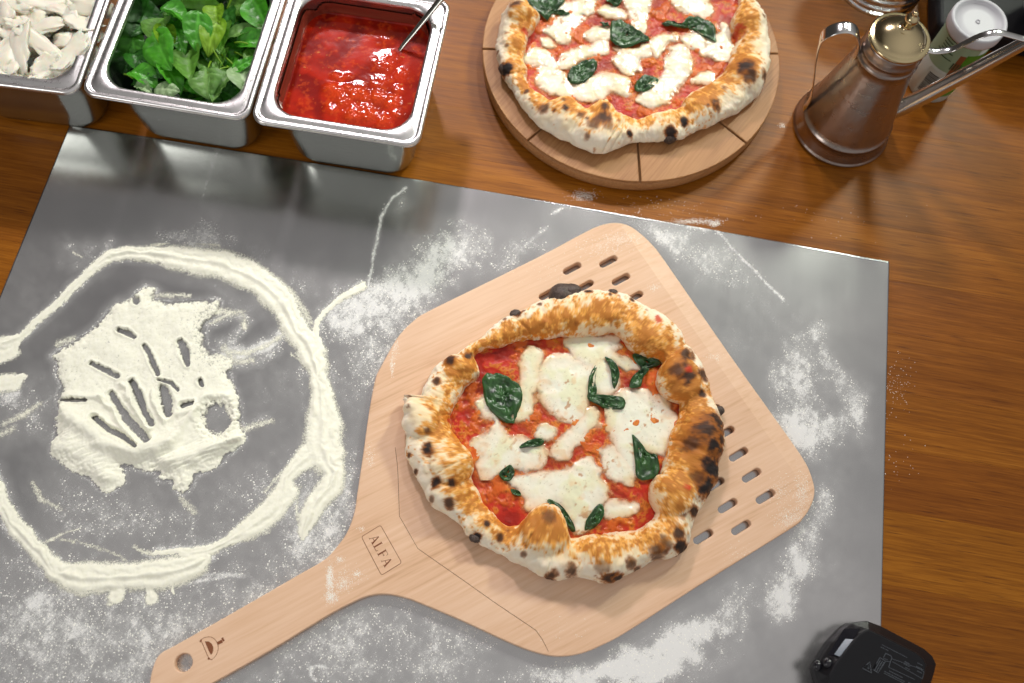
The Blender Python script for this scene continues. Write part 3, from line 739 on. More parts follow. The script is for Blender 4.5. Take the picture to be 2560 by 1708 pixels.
# spoon
spa = U(*cz2(1325, 455), SAZ); spb = U(*cz2(1690, 0), .113); d_ = spb - spa
pts = np.array([spa - d_ * .30 + np.array([0, 0, .0]), spa - d_ * .05, spa + d_ * .4, spa + d_ * 1.0, spa + d_ * 1.8, spa + d_ * 2.2])
pts[0][2] = .045
v, f = tube(smooth(pts, 6, False), np.interp(np.linspace(0, 1, 31), [0, .25, .6, 1], [.0022, .0026, .0034, .0050]), 12, .45, up=np.cross(d_, (0, 0, 1)))
spn = mesh('spoon', v, f, M['spoon']); tag(spn, 'thin steel spoon handle standing in the tomato sauce', 'spoon')
v, f = lathe([(0.0001, .004), (.010, .0025), (.016, -.001), (.018, -.004), (.0165, -.0035), (.010, -.0005), (.0001, .001)], 28); v = v * [1, 1.4, 1] + pts[0]
bw = pm('bowl', v, f, M['spoon'], spn)

# ------------------------------------------------------------------ basil leaves


def leaf(L, W, cup, fold, curl, seed, nu_=14, nv2=11):
    """leaf along +x from its base, real curved surface"""
    r = np.random.default_rng(seed); u = np.linspace(0, 1, nu_); v = np.linspace(-1, 1, nv2); Uu, Vv = np.meshgrid(u, v, indexing='ij')
    half = W / 2 * (np.sin(PI * np.clip(Uu, 0, 1) ** .8) ** .75) * (1 - .15 * Uu) + .0004
    x = Uu * L; y = Vv * half
    z = fold * np.abs(Vv) ** 1.3 * half - cup * (Uu - .45) ** 2 * L * 1.6 + curl * np.abs(Vv) ** 3 * half
    z = z + (fbm(x * 130 + seed, y * 130, 0, 3, seed) - .5) * .0038 * (.3 + np.abs(Vv)) + .0016 * np.sin(Uu * 26 + np.abs(Vv) * -5) * np.clip(np.abs(Vv) * (1 - np.abs(Vv)) * 4, 0, 1)
    vein = np.exp(-(Vv / .07) ** 2) + .7 * np.exp(-(((Uu * 6.5 - np.abs(Vv) * 1.6) % 1 - .5) / .12) ** 2) * (np.abs(Vv) < .85)
    return np.c_[x.ravel(), y.ravel(), z.ravel()], grid_faces(nu_, nv2), np.clip(vein, 0, 1).ravel()


ZB = crop(5.595, 300, 0)
bas = empty('basil_heap', tuple(np.append(xf2(np.zeros((1, 3)))[0][:2], .03))); tag(bas, 'heap of fresh green basil leaves filling the middle steel pan', 'basil')


def put_leaf(center, ang, L, W, mat, pitch, roll, seed, cup, fold, curl, parent, name='leaf', obj=None):
    v, f, vein = leaf(L, W, cup, fold, curl, seed); v = v - [L / 2, 0, 0]
    R = (Matrix.Rotation(ang, 3, 'Z') @ Matrix.Rotation(pitch, 3, 'Y') @ Matrix.Rotation(roll, 3, 'X')); v = v @ np.array(R).T + center
    return pm(name, v, f, M[mat], parent, attrs={'vein': vein})


main = [(510, 370, 360, 360, 100, 'leaf_olive', .072), (560, 690, 620, 400, 62, 'leaf_mid', .076), (780, 200, 330, 270, 20, 'leaf_mid', .079), (1080, 430, 440, 300, 92, 'leaf_mid', .080), (1290, 460, 500, 270, 97, 'leaf_light', .078), (1130, 110, 480, 400, 5, 'leaf_olive', .070), (1420, 500, 520, 250, 88, 'leaf_olive', .070),
        (830, 560, 380, 170, 70, 'leaf_mid', .071), (970, 900, 520, 330, 75, 'leaf_olive', .070), (1210, 1150, 380, 360, 80, 'leaf_pale', .074), (1420, 1200, 430, 220, 110, 'leaf_pale', .071), (1745, 1105, 370, 370, 60, 'leaf_white', .074), (1720, 910, 310, 130, -35, 'leaf_mid', .077), (1900, 580, 450, 240, -5, 'leaf_mid', .066), (1730, 440, 430, 180, -25, 'leaf_pale', .067),
        (1970, 200, 460, 320, 62, 'leaf_mid', .068), (1500, 250, 360, 260, 70, 'leaf_dark', .064), (330, 1080, 350, 280, 30, 'leaf_mid', .066), (640, 1250, 310, 200, 12, 'leaf_white', .069), (320, 1230, 200, 130, 20, 'leaf_white', .068), (720, 1050, 440, 240, 55, 'leaf_mid', .069), (1050, 1230, 320, 130, 35, 'leaf_mid', .067), (1340, 210, 260, 220, 80, 'leaf_light', .079), (2080, 380, 300, 200, 80, 'leaf_dark', .062),
        (1400, 830, 460, 140, 100, 'leaf_olive', .066), (860, 120, 460, 260, 160, 'leaf_dark', .066), (1700, 80, 400, 260, 30, 'leaf_olive', .063), (480, 980, 300, 200, 40, 'leaf_dark', .066), (1880, 830, 320, 200, 60, 'leaf_olive', .064), (240, 420, 300, 180, 110, 'leaf_dark', .056), (1560, 1350, 280, 160, 30, 'leaf_dark', .060), (1240, 700, 300, 180, 80, 'leaf_dark', .068), (640, 540, 380, 220, 75, 'leaf_light', .072), (1190, 940, 260, 160, 60, 'leaf_olive', .064), (330, 330, 420, 260, 120, 'leaf_dark', .060), (190, 640, 380, 240, 80, 'leaf_mid', .056), (250, 880, 320, 220, 60, 'leaf_dark', .060), (420, 200, 380, 260, 30, 'leaf_dark', .062), (100, 900, 260, 180, 100, 'leaf_dark', .052)]
kk = .000070
for i, (x, y, L, W, a, mt, z) in enumerate(main):
    c = U(*ZB(x, y), z + DZP); r = random.Random(i * 7 + 1)
    put_leaf(c, -math.radians(a), L * kk * 1.30, W * kk * 1.38, mt, r.uniform(-.25, .35), r.uniform(-.5, .5), i + 3, r.uniform(.05, .35), r.uniform(.2, .65), r.uniform(-.5, .35), bas)
r = random.Random(4)
for i in range(120):
    lx_, ly_ = r.uniform(-.044, .044), r.uniform(-.050, .054); c = xf2(np.array([[lx_, ly_, 0]]))[0]; c[2] = DZP + r.uniform(.028, .060) - .008 * (abs(lx_) > .045)
    L = r.uniform(.022, .038)
    put_leaf(c, r.uniform(0, 6.28), L, L * r.uniform(.45, .8), r.choice(['leaf_dark', 'leaf_dark', 'leaf_mid', 'leaf_olive', 'leaf_mid']), r.uniform(-.6, .6), r.uniform(-.7, .7), 100 + i, r.uniform(.05, .4), r.uniform(.1, .6), r.uniform(-.4, .4), bas)
for i in range(16):
    p0 = U(*ZB(r.uniform(1380, 1900), r.uniform(680, 1000)), r.uniform(.072, .082)); an = r.uniform(0, 6.28); L = r.uniform(.010, .022)
    if i > 11: p0 = U(*ZB([60, 1270, 1600, 1500][i - 12], [1040, 860, 600, 120][i - 12]), .082); an = [-.5, -1.5, 0, 1][i - 12]
    q = p0 + np.array([math.cos(an), math.sin(an), r.uniform(-.2, .4)]) * L; m2 = (p0 + q) / 2 + np.array([0, 0, .002])
    v, f = tube(smooth([p0, m2, q], 4, False), .0009, 7); pm('stem', v, f, M['leaf_light'], bas)

# ------------------------------------------------------------------ fresh mozzarella pieces


def lump(L, W, T, seed, mat, parent, c, ang, pitch=0., roll=0., name='mozzarella_piece', flat=.0):
    n, m = 30, 18; a = np.linspace(0, 2 * PI, n, endpoint=False); b = np.linspace(0.02, PI - .02, m); A2, B2 = np.meshgrid(a, b, indexing='ij')
    x = np.cos(B2); rr = np.sin(B2) ** .55; y = rr * np.cos(A2); z = rr * np.sin(A2); y = np.sign(y) * np.abs(y) ** .8; z = np.sign(z) * np.abs(z) ** .9
    d = 1 + (fbm(x * 1.6 + seed, y * 1.6, z * 1.6, 3, seed) - .5) * 1.25 + (fbm(x * 5 + seed, y * 5, z * 5, 3, seed + 5) - .5) * .28 - .25 * np.abs(fbm(x * 3, y * 3 + seed, z * 3, 2, seed + 9) - .5)
    X_, Y_, Z_ = x * L / 2 * d, y * W / 2 * d * (1 - .4 * x * ((seed % 5) / 4 - .3)), z * T / 2 * d
    Z_ = Z_ + (X_ / (L / 2)) ** 2 * T * .5 * ((seed % 3) - 1)
    v = np.c_[X_.ravel(), Y_.ravel(), Z_.ravel()]; R = Matrix.Rotation(ang, 3, 'Z') @ Matrix.Rotation(pitch, 3, 'Y') @ Matrix.Rotation(roll, 3, 'X'); v = v @ np.array(R).T + c
    f = grid_faces(n, m, True)[:, ::-1]; nn_ = fbm(v[:, 0] * 200, v[:, 1] * 200, v[:, 2] * 200, 3, 71)[:, None]
    return pm(name, v, f, mat, parent, cols=np.array([.82, .76, .60]) * (1 - nn_) + np.array([.91, .88, .77]) * nn_)


ZM = crop(5.6, 0, 0)
moz = empty('mozzarella_heap', tuple(np.append(xf1(np.zeros((1, 3)))[0][:2], .03))); tag(moz, 'heap of torn white mozzarella pieces in the corner steel pan', 'cheese')
for i, (x, y, L, W, a, z, T) in enumerate([(560, 630, 600, 170, 36, .079, 70), (1000, 720, 560, 300, -52, .076, 90), (270, 760, 640, 230, 80, .077, 100), (90, 830, 520, 300, 70, .074, 120), (640, 960, 330, 190, -62, .074, 110), (690, 350, 440, 270, -30, .073, 80), (1330, 110, 480, 190, 5, .072, 90), (1180, 330, 420, 260, 30, .072, 100), (900, 560, 300, 160, -10, .073, 90),
                                            (900, 1000, 380, 180, 10, .071, 100), (1080, 1010, 300, 220, 40, .070, 100), (1200, 900, 320, 200, -20, .068, 100), (90, 230, 320, 180, 70, .071, 110), (260, 90, 460, 180, 20, .070, 100), (430, 200, 340, 180, 40, .069, 100), (600, 80, 420, 190, -10, .068, 110), (240, 330, 300, 220, 20, .071, 110), (860, 130, 380, 200, 30, .067, 110), (1000, 230, 300, 150, 70, .071, 80),
                                            (1280, 480, 320, 220, 80, .069, 100), (1260, 700, 280, 150, 70, .068, 90), (520, 430, 360, 190, 15, .068, 90), (230, 1080, 420, 160, 5, .070, 110), (480, 1110, 280, 120, 0, .069, 100), (520, 960, 240, 110, 80, .068, 90), (150, 500, 300, 180, 40, .069, 100), (740, 850, 300, 170, 20, .067, 90), (1330, 830, 220, 130, 60, .066, 90)]):
    c = U(*ZM(x, y), z + DZP); lump(L * kk * 1.18, W * kk * 1.4, T * kk * .9, i + 1, M['curd'], moz, c, -math.radians(a), random.Random(i).uniform(-.2, .2), random.Random(i + 50).uniform(-.5, .5))
for i in range(60):
    c = xf1(np.array([[r.uniform(-.046, .046), r.uniform(-.052, .054), 0]]))[0]; c[2] = r.uniform(.050, .078)
    lump(r.uniform(.018, .034), r.uniform(.010, .018), r.uniform(.007, .011), 40 + i, M['curd'], moz, c, r.uniform(0, 6.28), r.uniform(-.4, .4), r.uniform(-.6, .6))

# ------------------------------------------------------------------ round board with eight grooved segments
BC = np.array([.1556, .6195]); BR = .1600; BZ = .0200
board = empty('round_board', (BC[0], BC[1], 0)); tag(board, 'round wooden serving board scored into eight slices under the back pizza', 'board')
v, f = lathe([(.0001, 0), (BR - .004, 0), (BR - .0005, .002), (BR, .005), (BR, BZ - .0052), (BR - .0008, BZ - .0042), (.0001, BZ - .0042)], 160, (BC[0], BC[1], 0)); pm('base_disc', v, f, M['beech'], board)
gw = .0011
for k in range(8):
    a0 = math.radians(-89.5 + 45 * k); a1 = a0 + math.radians(45)
    off = lambda a, s: np.array([-math.sin(a), math.cos(a)]) * gw * s
    pts = []
    R_ = BR - .0002
    s0 = math.asin(gw / R_)
    tip = (np.array([math.cos((a0 + a1) / 2), math.sin((a0 + a1) / 2)])) * gw / math.sin(math.radians(22.5)); pts.append(BC + tip)
    for q in np.linspace(a0 + s0, a1 - s0, 40): pts.append(BC + R_ * np.array([math.cos(q), math.sin(q)]))
    curve_solid('segment', [pts], BZ - .0040, BZ, M['beech'], board, .0008, 2)

# ------------------------------------------------------------------ pizza peel
PZ = SZ + .0085; PB = SZ + .0004
ol = [(372, 1497), (400, 1482), (550, 1397), (680, 1322), (745, 1284), (775, 1252), (798, 1218), (813, 1175), (820, 1130), (832, 1050), (846, 950), (861, 870), (872, 845), (888, 815), (905, 785), (922, 762), (950, 735), (985, 713), (1150, 632), (1260, 577), (1340, 534), (1375, 518), (1410, 511), (1445, 517), (1475, 537), (1500, 561), (1530, 600), (1680, 817), (1800, 985), (1845, 1050), (1862, 1085), (1871, 1125), (1862, 1160), (1843, 1190), (1810, 1217), (1600, 1347), (1440, 1450), (1380, 1482), (1335, 1500), (1290, 1507), (1245, 1502), (1180, 1480), (1060, 1425), (960, 1383), (925, 1371), (885, 1364), (845, 1368), (800, 1387), (740, 1420), (600, 1505), (430, 1601), (395, 1622), (362, 1622), (345, 1600), (344, 1560), (356, 1517)]
po = world(ol, V, PZ)
slots = [(1313, 616), (1396, 600), (1425, 641), (1341, 657), (1258, 674), (1455, 682), (1695, 1043), (1725, 1091), (1757, 1140), (1670, 1161), (1701, 1211), (1614, 1232), (1664, 994), (1640, 1112), (1632, 944)]
ax = world([(745, 1340), (1560, 930)], V, PZ); ax = (ax[1] - ax[0]) / np.linalg.norm(ax[1] - ax[0]); an_p = math.atan2(ax[1], ax[0])
d1 = world([(1291, 628), (1335, 605)], V, PZ); sdir = d1[1] - d1[0]; sdir /= np.linalg.norm(sdir); snor = np.array([-sdir[1], sdir[0]])
holes = []
for (x, y) in slots:
    c = world([(x, y)], V, PZ)[0]; h = []
    for k in range(18):
        a = -PI / 2 + PI * k / 8.5 if k < 9 else PI / 2 + PI * (k - 9) / 8.5 + .0
        s = 1 if k < 9 else -1; a2 = (-90 + 180 * (k % 9) / 8) if k < 9 else (90 + 180 * (k % 9) / 8)
        h.append(c + sdir * (s * .0068 + .0032 * math.cos(math.radians(a2))) + snor * .0032 * math.sin(math.radians(a2)))
    holes.append(h)
hc = world([(421, 1521)], V, PZ)[0]; hr = .0072; holes.append([hc + hr * np.array([math.cos(t_), math.sin(t_)]) for t_ in np.linspace(0, 2 * PI, 33)[:-1]])
c0 = np.append(po.mean(0), 0)
peel = empty('pizza_peel', tuple(c0)); tag(peel, 'pale wooden pizza peel with slotted blade and branded handle on the steel sheet', 'pizza peel')
pb = curve_solid('blade_and_handle', [smooth(po, 4)] + holes, PB, PZ, M['maple'], peel, .0011, 3)
# the front edge is planed down to a thin lip
fe = world([(1486, 590), (1795, 1030)], V, PZ); fd = fe[1] - fe[0]; fd /= np.linalg.norm(fd); fn = np.array([-fd[1], fd[0]])
if (po.mean(0) - fe[0]) @ fn > 0: fn = -fn
fe0 = fe[0] - fn * .004
bm = bmesh.new(); bm.from_mesh(pb.data)
bmesh.ops.bisect_plane(bm, geom=bm.verts[:] + bm.edges[:] + bm.faces[:], plane_co=(fe0[0] - c0[0], fe0[1] - c0[1], 0), plane_no=(fn[0], fn[1], 0))
for v in bm.verts:
    d = (np.array([v.co.x + c0[0], v.co.y + c0[1]]) - fe0) @ fn
    if d > 0 and v.co.z > PB + .002: v.co.z -= min(d, .03) * .16 * (v.co.z - PB) / (PZ - PB)
bm.to_mesh(pb.data); bm.free()


def ribbon(pts, wd, z, th=.00012):
    """thin raised line following pts"""
    P_ = np.array(pts, float); T = np.gradient(P_, axis=0); T /= np.linalg.norm(T, axis=1)[:, None]; N_ = np.c_[-T[:, 1], T[:, 0]] * wd / 2
    n = len(P_); v = np.concatenate([np.c_[P_ + N_, np.full(n, z)], np.c_[P_ - N_, np.full(n, z)], np.c_[P_ + N_, np.full(n, z + th)], np.c_[P_ - N_, np.full(n, z + th)]])
    f = []
    for i in range(n - 1):
        f += [(2 * n + i, 2 * n + i + 1, 3 * n + i + 1, 3 * n + i), (i, 2 * n + i, 2 * n + i + 1, i + 1)[::-1], (n + i, n + i + 1, 3 * n + i + 1, 3 * n + i)[::-1]]
    return v, f


def plate(poly, z, th=.00012):
    n = len(poly); P_ = np.array(poly); a_ = 0.5 * sum(P_[i][0] * P_[(i + 1) % n][1] - P_[(i + 1) % n][0] * P_[i][1] for i in range(n))
    if a_ < 0: P_ = P_[::-1]
    v = np.concatenate([np.c_[P_, np.full(n, z)], np.c_[P_, np.full(n, z + th)]]); f = [tuple(range(n, 2 * n))] + [(i, (i + 1) % n, n + (i + 1) % n, n + i) for i in range(n)]
    return v, f


def dense(pts, k=6):
    out = []
    for a, b in zip(pts[:-1], pts[1:]):
        for i in range(k): out.append(np.array(a) + (np.array(b) - np.array(a)) * i / k)
    out.append(np.array(pts[-1])); return np.array(out)


ZE = crop(3.087, 860, 1200)
ln = world([(395, -250), (412, -120), (418, 0), (428, 280), (570, 530), (900, 760), (1140, 930), (1480, 1160), (1530, 1230), (1578, 1325)], ZE, PZ)
v, f = ribbon(dense(ln, 8), .00032, PZ + .00002); pm('scored_line', v, f, M['burn_line'], peel)
ZA = crop(10.454, 890, 1300)
bx = world([(140, 440), (640, 135), (1195, 1120), (665, 1450)], ZA, PZ)


def rounded(poly, r, n=5):
    out = []; N = len(poly)
    for i in range(N):
        p = np.array(poly[i]); a = np.array(poly[i - 1]) - p; b = np.array(poly[(i + 1) % N]) - p; a /= np.linalg.norm(a); b /= np.linalg.norm(b)
        for k in range(n + 1):
            t_ = k / n; out.append((1 - t_) ** 2 * (p + a * r) + 2 * t_ * (1 - t_) * p + t_ ** 2 * (p + b * r))
    return np.array(out)


rb = rounded(bx, .0022); rb = np.vstack([rb, rb[:2]]); v, f = ribbon(rb, .00045, PZ + .00002); pm('logo_frame', v, f, M['burn'], peel)
# serif letters: local x = reading direction, y = up
O_ = world([(345, 470)], ZA, PZ)[0]; E1 = world([(770, 1262)], ZA, PZ)[0] - O_; tl_ = np.linalg.norm(E1); e1 = E1 / tl_; e2 = np.array([-e1[1], e1[0]])
CH = .0073; CW = tl_ / 4.15


def letter(ch):
    S = []  # polygons in units: width 1, height 1
    if ch == 'A': S = [[(.08, 0), (.14, 0), (.52, .98), (.46, 1.04)], [(.44, 1.06), (.56, 1.06), (.98, 0), (.74, 0)], [(.24, .32), (.66, .32), (.66, .39), (.24, .39)], [(-.02, 0), (.24, 0), (.24, -.045), (-.02, -.045)], [(.62, 0), (1.06, 0), (1.06, -.045), (.62, -.045)]]
    if ch == 'L': S = [[(.16, 0), (.36, 0), (.36, 1), (.16, 1)], [(.06, 1), (.46, 1), (.46, 1.04), (.06, 1.04)], [(.04, -.04), (.84, -.04), (.84, .02), (.04, .02)], [(.80, .0), (.86, -.04), (.90, .22), (.85, .22)]]
    if ch == 'F': S = [[(.16, 0), (.36, 0), (.36, 1), (.16, 1)], [(.04, 1.0), (.86, 1.0), (.86, 1.05), (.04, 1.05)], [(.82, 1.03), (.88, 1.03), (.92, .78), (.87, .78)], [(.36, .50), (.72, .50), (.72, .56), (.36, .56)], [(.69, .40), (.74, .40), (.74, .66), (.69, .66)], [(.04, -.04), (.48, -.04), (.48, .0), (.04, .0)]]
    return S


for i, ch in enumerate('ALFA'):
    parts = []
    for k, pg in enumerate(letter(ch)):
        parts.append(plate([O_ + e1 * (i * CW * 1.04 + x * CW * .92) + e2 * (y * CH + .0) for x, y in pg], PZ + .00002 + k * .00003))
    v, f = join(parts); pm('letter_' + ch.lower(), v, f, M['burn'], peel, smooth_=False)
ZH = crop(11.19, 370, 1570)
dome = world([(1500, 330), (1560, 280), (1680, 250), (1800, 270), (1900, 360), (1960, 500), (1955, 640), (1900, 770), (1820, 860), (1760, 885), (1710, 870)], ZH, PZ)
parts = [ribbon(smooth(dome, 4, False), .00035, PZ + .00002), ribbon(dense(world([(1480, 340), (1700, 850)], ZH, PZ)), .0004, PZ + .00005),
         plate(world([(1590, 375), (1700, 380), (1780, 440), (1825, 530), (1825, 640), (1790, 730), (1760, 750), (1700, 640), (1640, 500)], ZH, PZ), PZ + .00002),
         plate(world([(1925, 400), (2060, 330), (2095, 410), (1960, 470)], ZH, PZ), PZ + .00006), plate(world([(2050, 290), (2100, 260), (2145, 360), (2100, 385)], ZH, PZ), PZ + .00009),
         plate(world([(1445, 370), (1490, 310), (1510, 350), (1470, 405)], ZH, PZ), PZ + .0001), plate(world([(1665, 870), (1700, 820), (1745, 865), (1700, 890)], ZH, PZ), PZ + .0001)]
v, f = join(parts); pm('oven_emblem', v, f, M['burn'], peel, smooth_=False)
# flour spilt on the peel
spots = [(757, 1330, 7, 28, 900), (760, 1370, 12, 12, 500), (785, 1340, 18, 14, 350), (800, 1320, 30, 20, 160), (820, 1318, 8, 6, 120), (905, 790, 10, 30, 400), (900, 840, 5, 22, 200), (1425, 548, 36, 12, 500), (1380, 570, 50, 20, 420), (1500, 660, 12, 8, 120), (1840, 1130, 16, 40, 700), (1815, 1190, 30, 22, 700), (1790, 1130, 25, 30, 250), (1640, 820, 16, 8, 90), (850, 1050, 10, 22, 140), (830, 1215, 8, 6, 60), (1300, 1440, 60, 40, 60), (780, 1285, 8, 6, 140), (1700, 1270, 40, 20, 90), (1240, 620, 60, 30, 120)]
gp = np.concatenate([world(np.c_[rnd.normal(x, rx * .6, n), rnd.normal(y, ry * .6, n)], V, PZ) for x, y, rx, ry, n in spots])
ins = sdf(gp[:, 0], gp[:, 1], po) > .0015
for h in holes: ins &= sdf(gp[:, 0], gp[:, 1], np.array(h)) < -.0004
gp = gp[ins]; dd = np.clip((gp - fe0) @ fn, 0, .03) * .16
g_ = grains('flour_dust', gp, PZ - .0001 - dd, .00018, .00055, M['flour']); tag(g_, 'fine spilt flour grains lying on the wooden peel', 'flour', kind='stuff')
spots = [(1340, 450, 22, 10, 500), (1300, 478, 14, 5, 100), (1600, 508, 50, 5, 700), (1640, 514, 12, 5, 300), (1500, 480, 120, 30, 120), (1795, 288, 6, 5, 90), (2060, 880, 30, 60, 120), (2060, 1060, 60, 60, 30), (1900, 500, 200, 50, 40)]
gp = np.concatenate([world(np.c_[rnd.normal(x, rx * .6, n), rnd.normal(y, ry * .6, n)], V, 0) for x, y, rx, ry, n in spots])
ins = sdf(gp[:, 0], gp[:, 1], np.array([TL, (TL + TR) / 2 + AY * .0042, TR, TR + RD * SL, TL + LD * SL])) < -.0006
g_ = grains('flour_dust', gp[ins], 0.0, .00015, .00045, M['flour']); tag(g_, 'faint flour specks on the bare table behind the steel sheet', 'flour', kind='stuff')

# ------------------------------------------------------------------ pizzas


def pizza(label, cv, outer, inner, z0, chars, bubbles, cheese, leaves, seed, reds=(), toast=(), H=.0215):
    zc = z0 + .0075; zs = z0 + .0062
    ow = world(smooth(outer, 5), cv, z0 + .009); iw = world(smooth(inner, 5), cv, z0 + .008)
    ctr = ow.mean(0); root = empty('pizza', (ctr[0], ctr[1], z0)); tag(root, label, 'pizza')
    NA = 1100; th = np.linspace(-PI, PI, NA, endpoint=False)

    def polar(pw):
        d = pw - ctr; a = np.arctan2(d[:, 1], d[:, 0]); rr2 = np.hypot(d[:, 0], d[:, 1]); o = np.argsort(a); return np.interp(th, np.r_[a[o] - 2 * PI, a[o], a[o] + 2 * PI], np.tile(rr2[o], 3))
    ro = polar(ow); ri = polar(iw); ri = np.minimum(ri, ro - .010)
    cs, sn = np.cos(th), np.sin(th)
    ro = ro + (fbm(cs * 9, sn * 9, 0, 3, seed) - .5) * .0025
    NC = 62; al = np.radians(np.linspace(206, -78, NC)); TH, AL = np.meshgrid(np.arange(NA), al, indexing='ij')
    rC = ((ri + ro) / 2)[:, None]; w2 = ((ro - ri) / 2)[:, None]
    hgt = H * (.80 + .45 * fbm(cs * 3.2 + 5, sn * 3.2, 0, 3, seed + 1))[:, None] * np.clip(w2 / .017, .75, 1.15)
    ca, sa = np.cos(AL), np.sin(AL)
    ca2 = np.sign(ca) * np.abs(ca) ** .82
    r_ = rC + w2 * ca2; z_ = np.where(sa > 0, zc + (hgt - (zc - z0)) * np.abs(sa) ** .9, zc - (zc - z0) * .97 * np.abs(sa) ** 1.1)
    r_ = r_ - np.where((sa < 0) & (ca > 0), .006 * np.abs(sa) ** 2, 0)
    x = ctr[0] + r_ * cs[:, None]; y = ctr[1] + r_ * sn[:, None]
    D = (fbm(x * 48, y * 48, z_ * 48, 4, seed + 2) - .5) * .0048 + (fbm(x * 20, y * 20, z_ * 20, 2, seed + 14) - .5) * .0060 + (fbm(x * 230, y * 230, z_ * 230, 3, seed + 3) - .5) * .0020 + (fbm(x * 110, y * 110, z_ * 110, 2, seed + 17) - .5) * .0026 + (fbm(x * 800, y * 800, z_ * 800, 2, seed + 4) - .5) * .0004
    # creases across the rim
    cr = fbm(cs[:, None] * 3.2 + ca * .25, sn[:, None] * 3.2 + ca * .3, 9, 2, seed + 9); D = D - .0014 * np.exp(-((cr - .52) / .016) ** 2) * sstep(-.2, .3, sa) * sstep(.35, .6, fbm(cs * 4, sn * 4, 2, 2, seed + 13))[:, None]
    for bx_, by_, br, bh in bubbles:
        p = U(*cv(bx_, by_), z0 + .016); d = np.hypot(x - p[0], y - p[1]) / (br * bscale(cv)); q1 = np.clip(1 - d * d, 0, 1); D = D + (bh * np.sqrt(q1) if bh > .0065 else bh * 1.15 * q1 ** 1.6) * sstep(-.45, -.1, sa)
    D = D * sstep(-1.0, -.3, sa)
    x = x + D * ca * cs[:, None]; y = y + D * ca * sn[:, None]; z_ = z_ + D * np.clip(sa, 0, 1)
    # colours
    f1 = fbm(x * 42, y * 42, z_ * 42, 4, seed + 5); f2 = fbm(x * 210, y * 210, z_ * 210, 4, seed + 6, .6); f3 = fbm(x * 120, y * 120, z_ * 120, 3, seed + 7)
    deg = np.degrees(AL)
    wt = np.exp(-((deg - 112) / 48) ** 2)
    C = np.empty(x.shape + (3,)); pale = np.array([.86, .77, .61]); cream = np.array([.84, .63, .33]); gold = np.array([.78, .33, .032]); brown = np.array([.40, .125, .016]); dark = np.array([.075, .028, .014]); blk = np.array([.016, .011, .010]); red = np.array([.55, .045, .012]); orange = np.array([.70, .21, .018])

    def mixc(a, col, t_): return a * (1 - t_[..., None]) + col * t_[..., None]
    C[:] = pale
    C = mixc(C, cream, np.clip(wt * .9 + (f3 - .5), 0, 1))
    f5 = fbm(x * 620, y * 620, z_ * 620, 3, seed + 16, .6); tz = f1 * .42 + f2 * .33 + f5 * .25
    for (tx_, ty_, tr, ta) in toast:
        p = U(*cv(tx_, ty_), z0 + .016); d = np.hypot(x - p[0], y - p[1]) / (tr * bscale(cv)); tz = tz + ta * np.exp(-d * d)
    C = mixc(C, gold, sstep(.475, .60, tz + (f2 - .5) * .35 + (wt - .62) * .26) * .88)
    C = mixc(C, brown, sstep(.585, .70, tz + (f2 - .5) * .5 + (wt - .62) * .22) * .75)
    C = mixc(C, orange, sstep(118, 172, deg + (f1 - .5) * 60) * sstep(.46, .60, f2 * .6 + f5 * .4) * .8)
    C = mixc(C, gold, sstep(140, 170, deg) * .25)
    # small leopard spots
    lp = vn(x * 210, y * 210, z_ * 210, seed + 8) * .6 + vn(x * 90, y * 90, z_ * 90, seed + 12) * .4
    C = mixc(C, brown, sstep(.76, .82, lp) * .7)
    C = mixc(C, dark, sstep(.84, .90, lp) * .6)
    for ch_ in chars:
        cx, cy, cr_, st = ch_[:4]; el = ch_[4] if len(ch_) > 4 else 1.0
        p = U(*cv(cx, cy), z0 + .014); R2_ = cr_ * bscale(cv); d = np.hypot(x - p[0], (y - p[1]) * el) / R2_ + (f2 - .5) * 1.3 + (f3 - .5) * .5
        C = mixc(C, brown, sstep(1.25, .75, d) * min(1, st * 1.2)); C = mixc(C, dark, sstep(1.0, .55, d) * st); C = mixc(C, blk, sstep(.85, .35, d) * max(0, min(1, (st - .3) * 1.5)))
    for cx, cy, cr_ in reds:
        p = U(*cv(cx, cy), z0 + .016); d = np.hypot(x - p[0], y - p[1]) / (cr_ * bscale(cv)) + (f2 - .5) * 1.8; C = mixc(C, red, sstep(.95, .5, d) * .9)
    pm('crust', np.c_[x.ravel(), y.ravel(), z_.ravel()], grid_faces(NA, NC, True)[:, ::-1], M['crust'], root, cols=C.reshape(-1, 3))
    # sauce
    NA2, NR = 620, 150; t2 = np.linspace(-PI, PI, NA2, endpoint=False); rmx = np.interp(t2, th, ri, period=2 * PI) + .004
    rr3 = np.linspace(.002, 1, NR) ** .8; RR = rmx[:, None] * rr3[None]; X = ctr[0] + RR * np.cos(t2)[:, None]; Y = ctr[1] + RR * np.sin(t2)[:, None]
    n1 = fbm(X * 60, Y * 60, 0, 4, seed + 20); n2 = fbm(X * 260, Y * 260, 0, 4, seed + 21, .6); n3 = fbm(X * 85, Y * 85, 0, 4, seed + 22)
    pol = [smooth(world(c_, cv, zs), 3) for c_ in cheese]
    sd2 = np.full(X.shape, -1.)
    for p in pol:
        m = (X > p[:, 0].min() - .02) & (X < p[:, 0].max() + .02) & (Y > p[:, 1].min() - .02) & (Y < p[:, 1].max() + .02)
        sd2[m] = np.maximum(sd2[m], sdf(X[m], Y[m], p))
    Z = zs + (n1 - .5) * .0024 + (n2 - .5) * .0010 + .0016 * sstep(.55, .72, n3)
    rd = np.array([.46, .020, .006]); dr = np.array([.24, .008, .003]); og = np.array([.62, .13, .012]); pk = np.array([.70, .26, .05]); yl = np.array([.68, .30, .02])
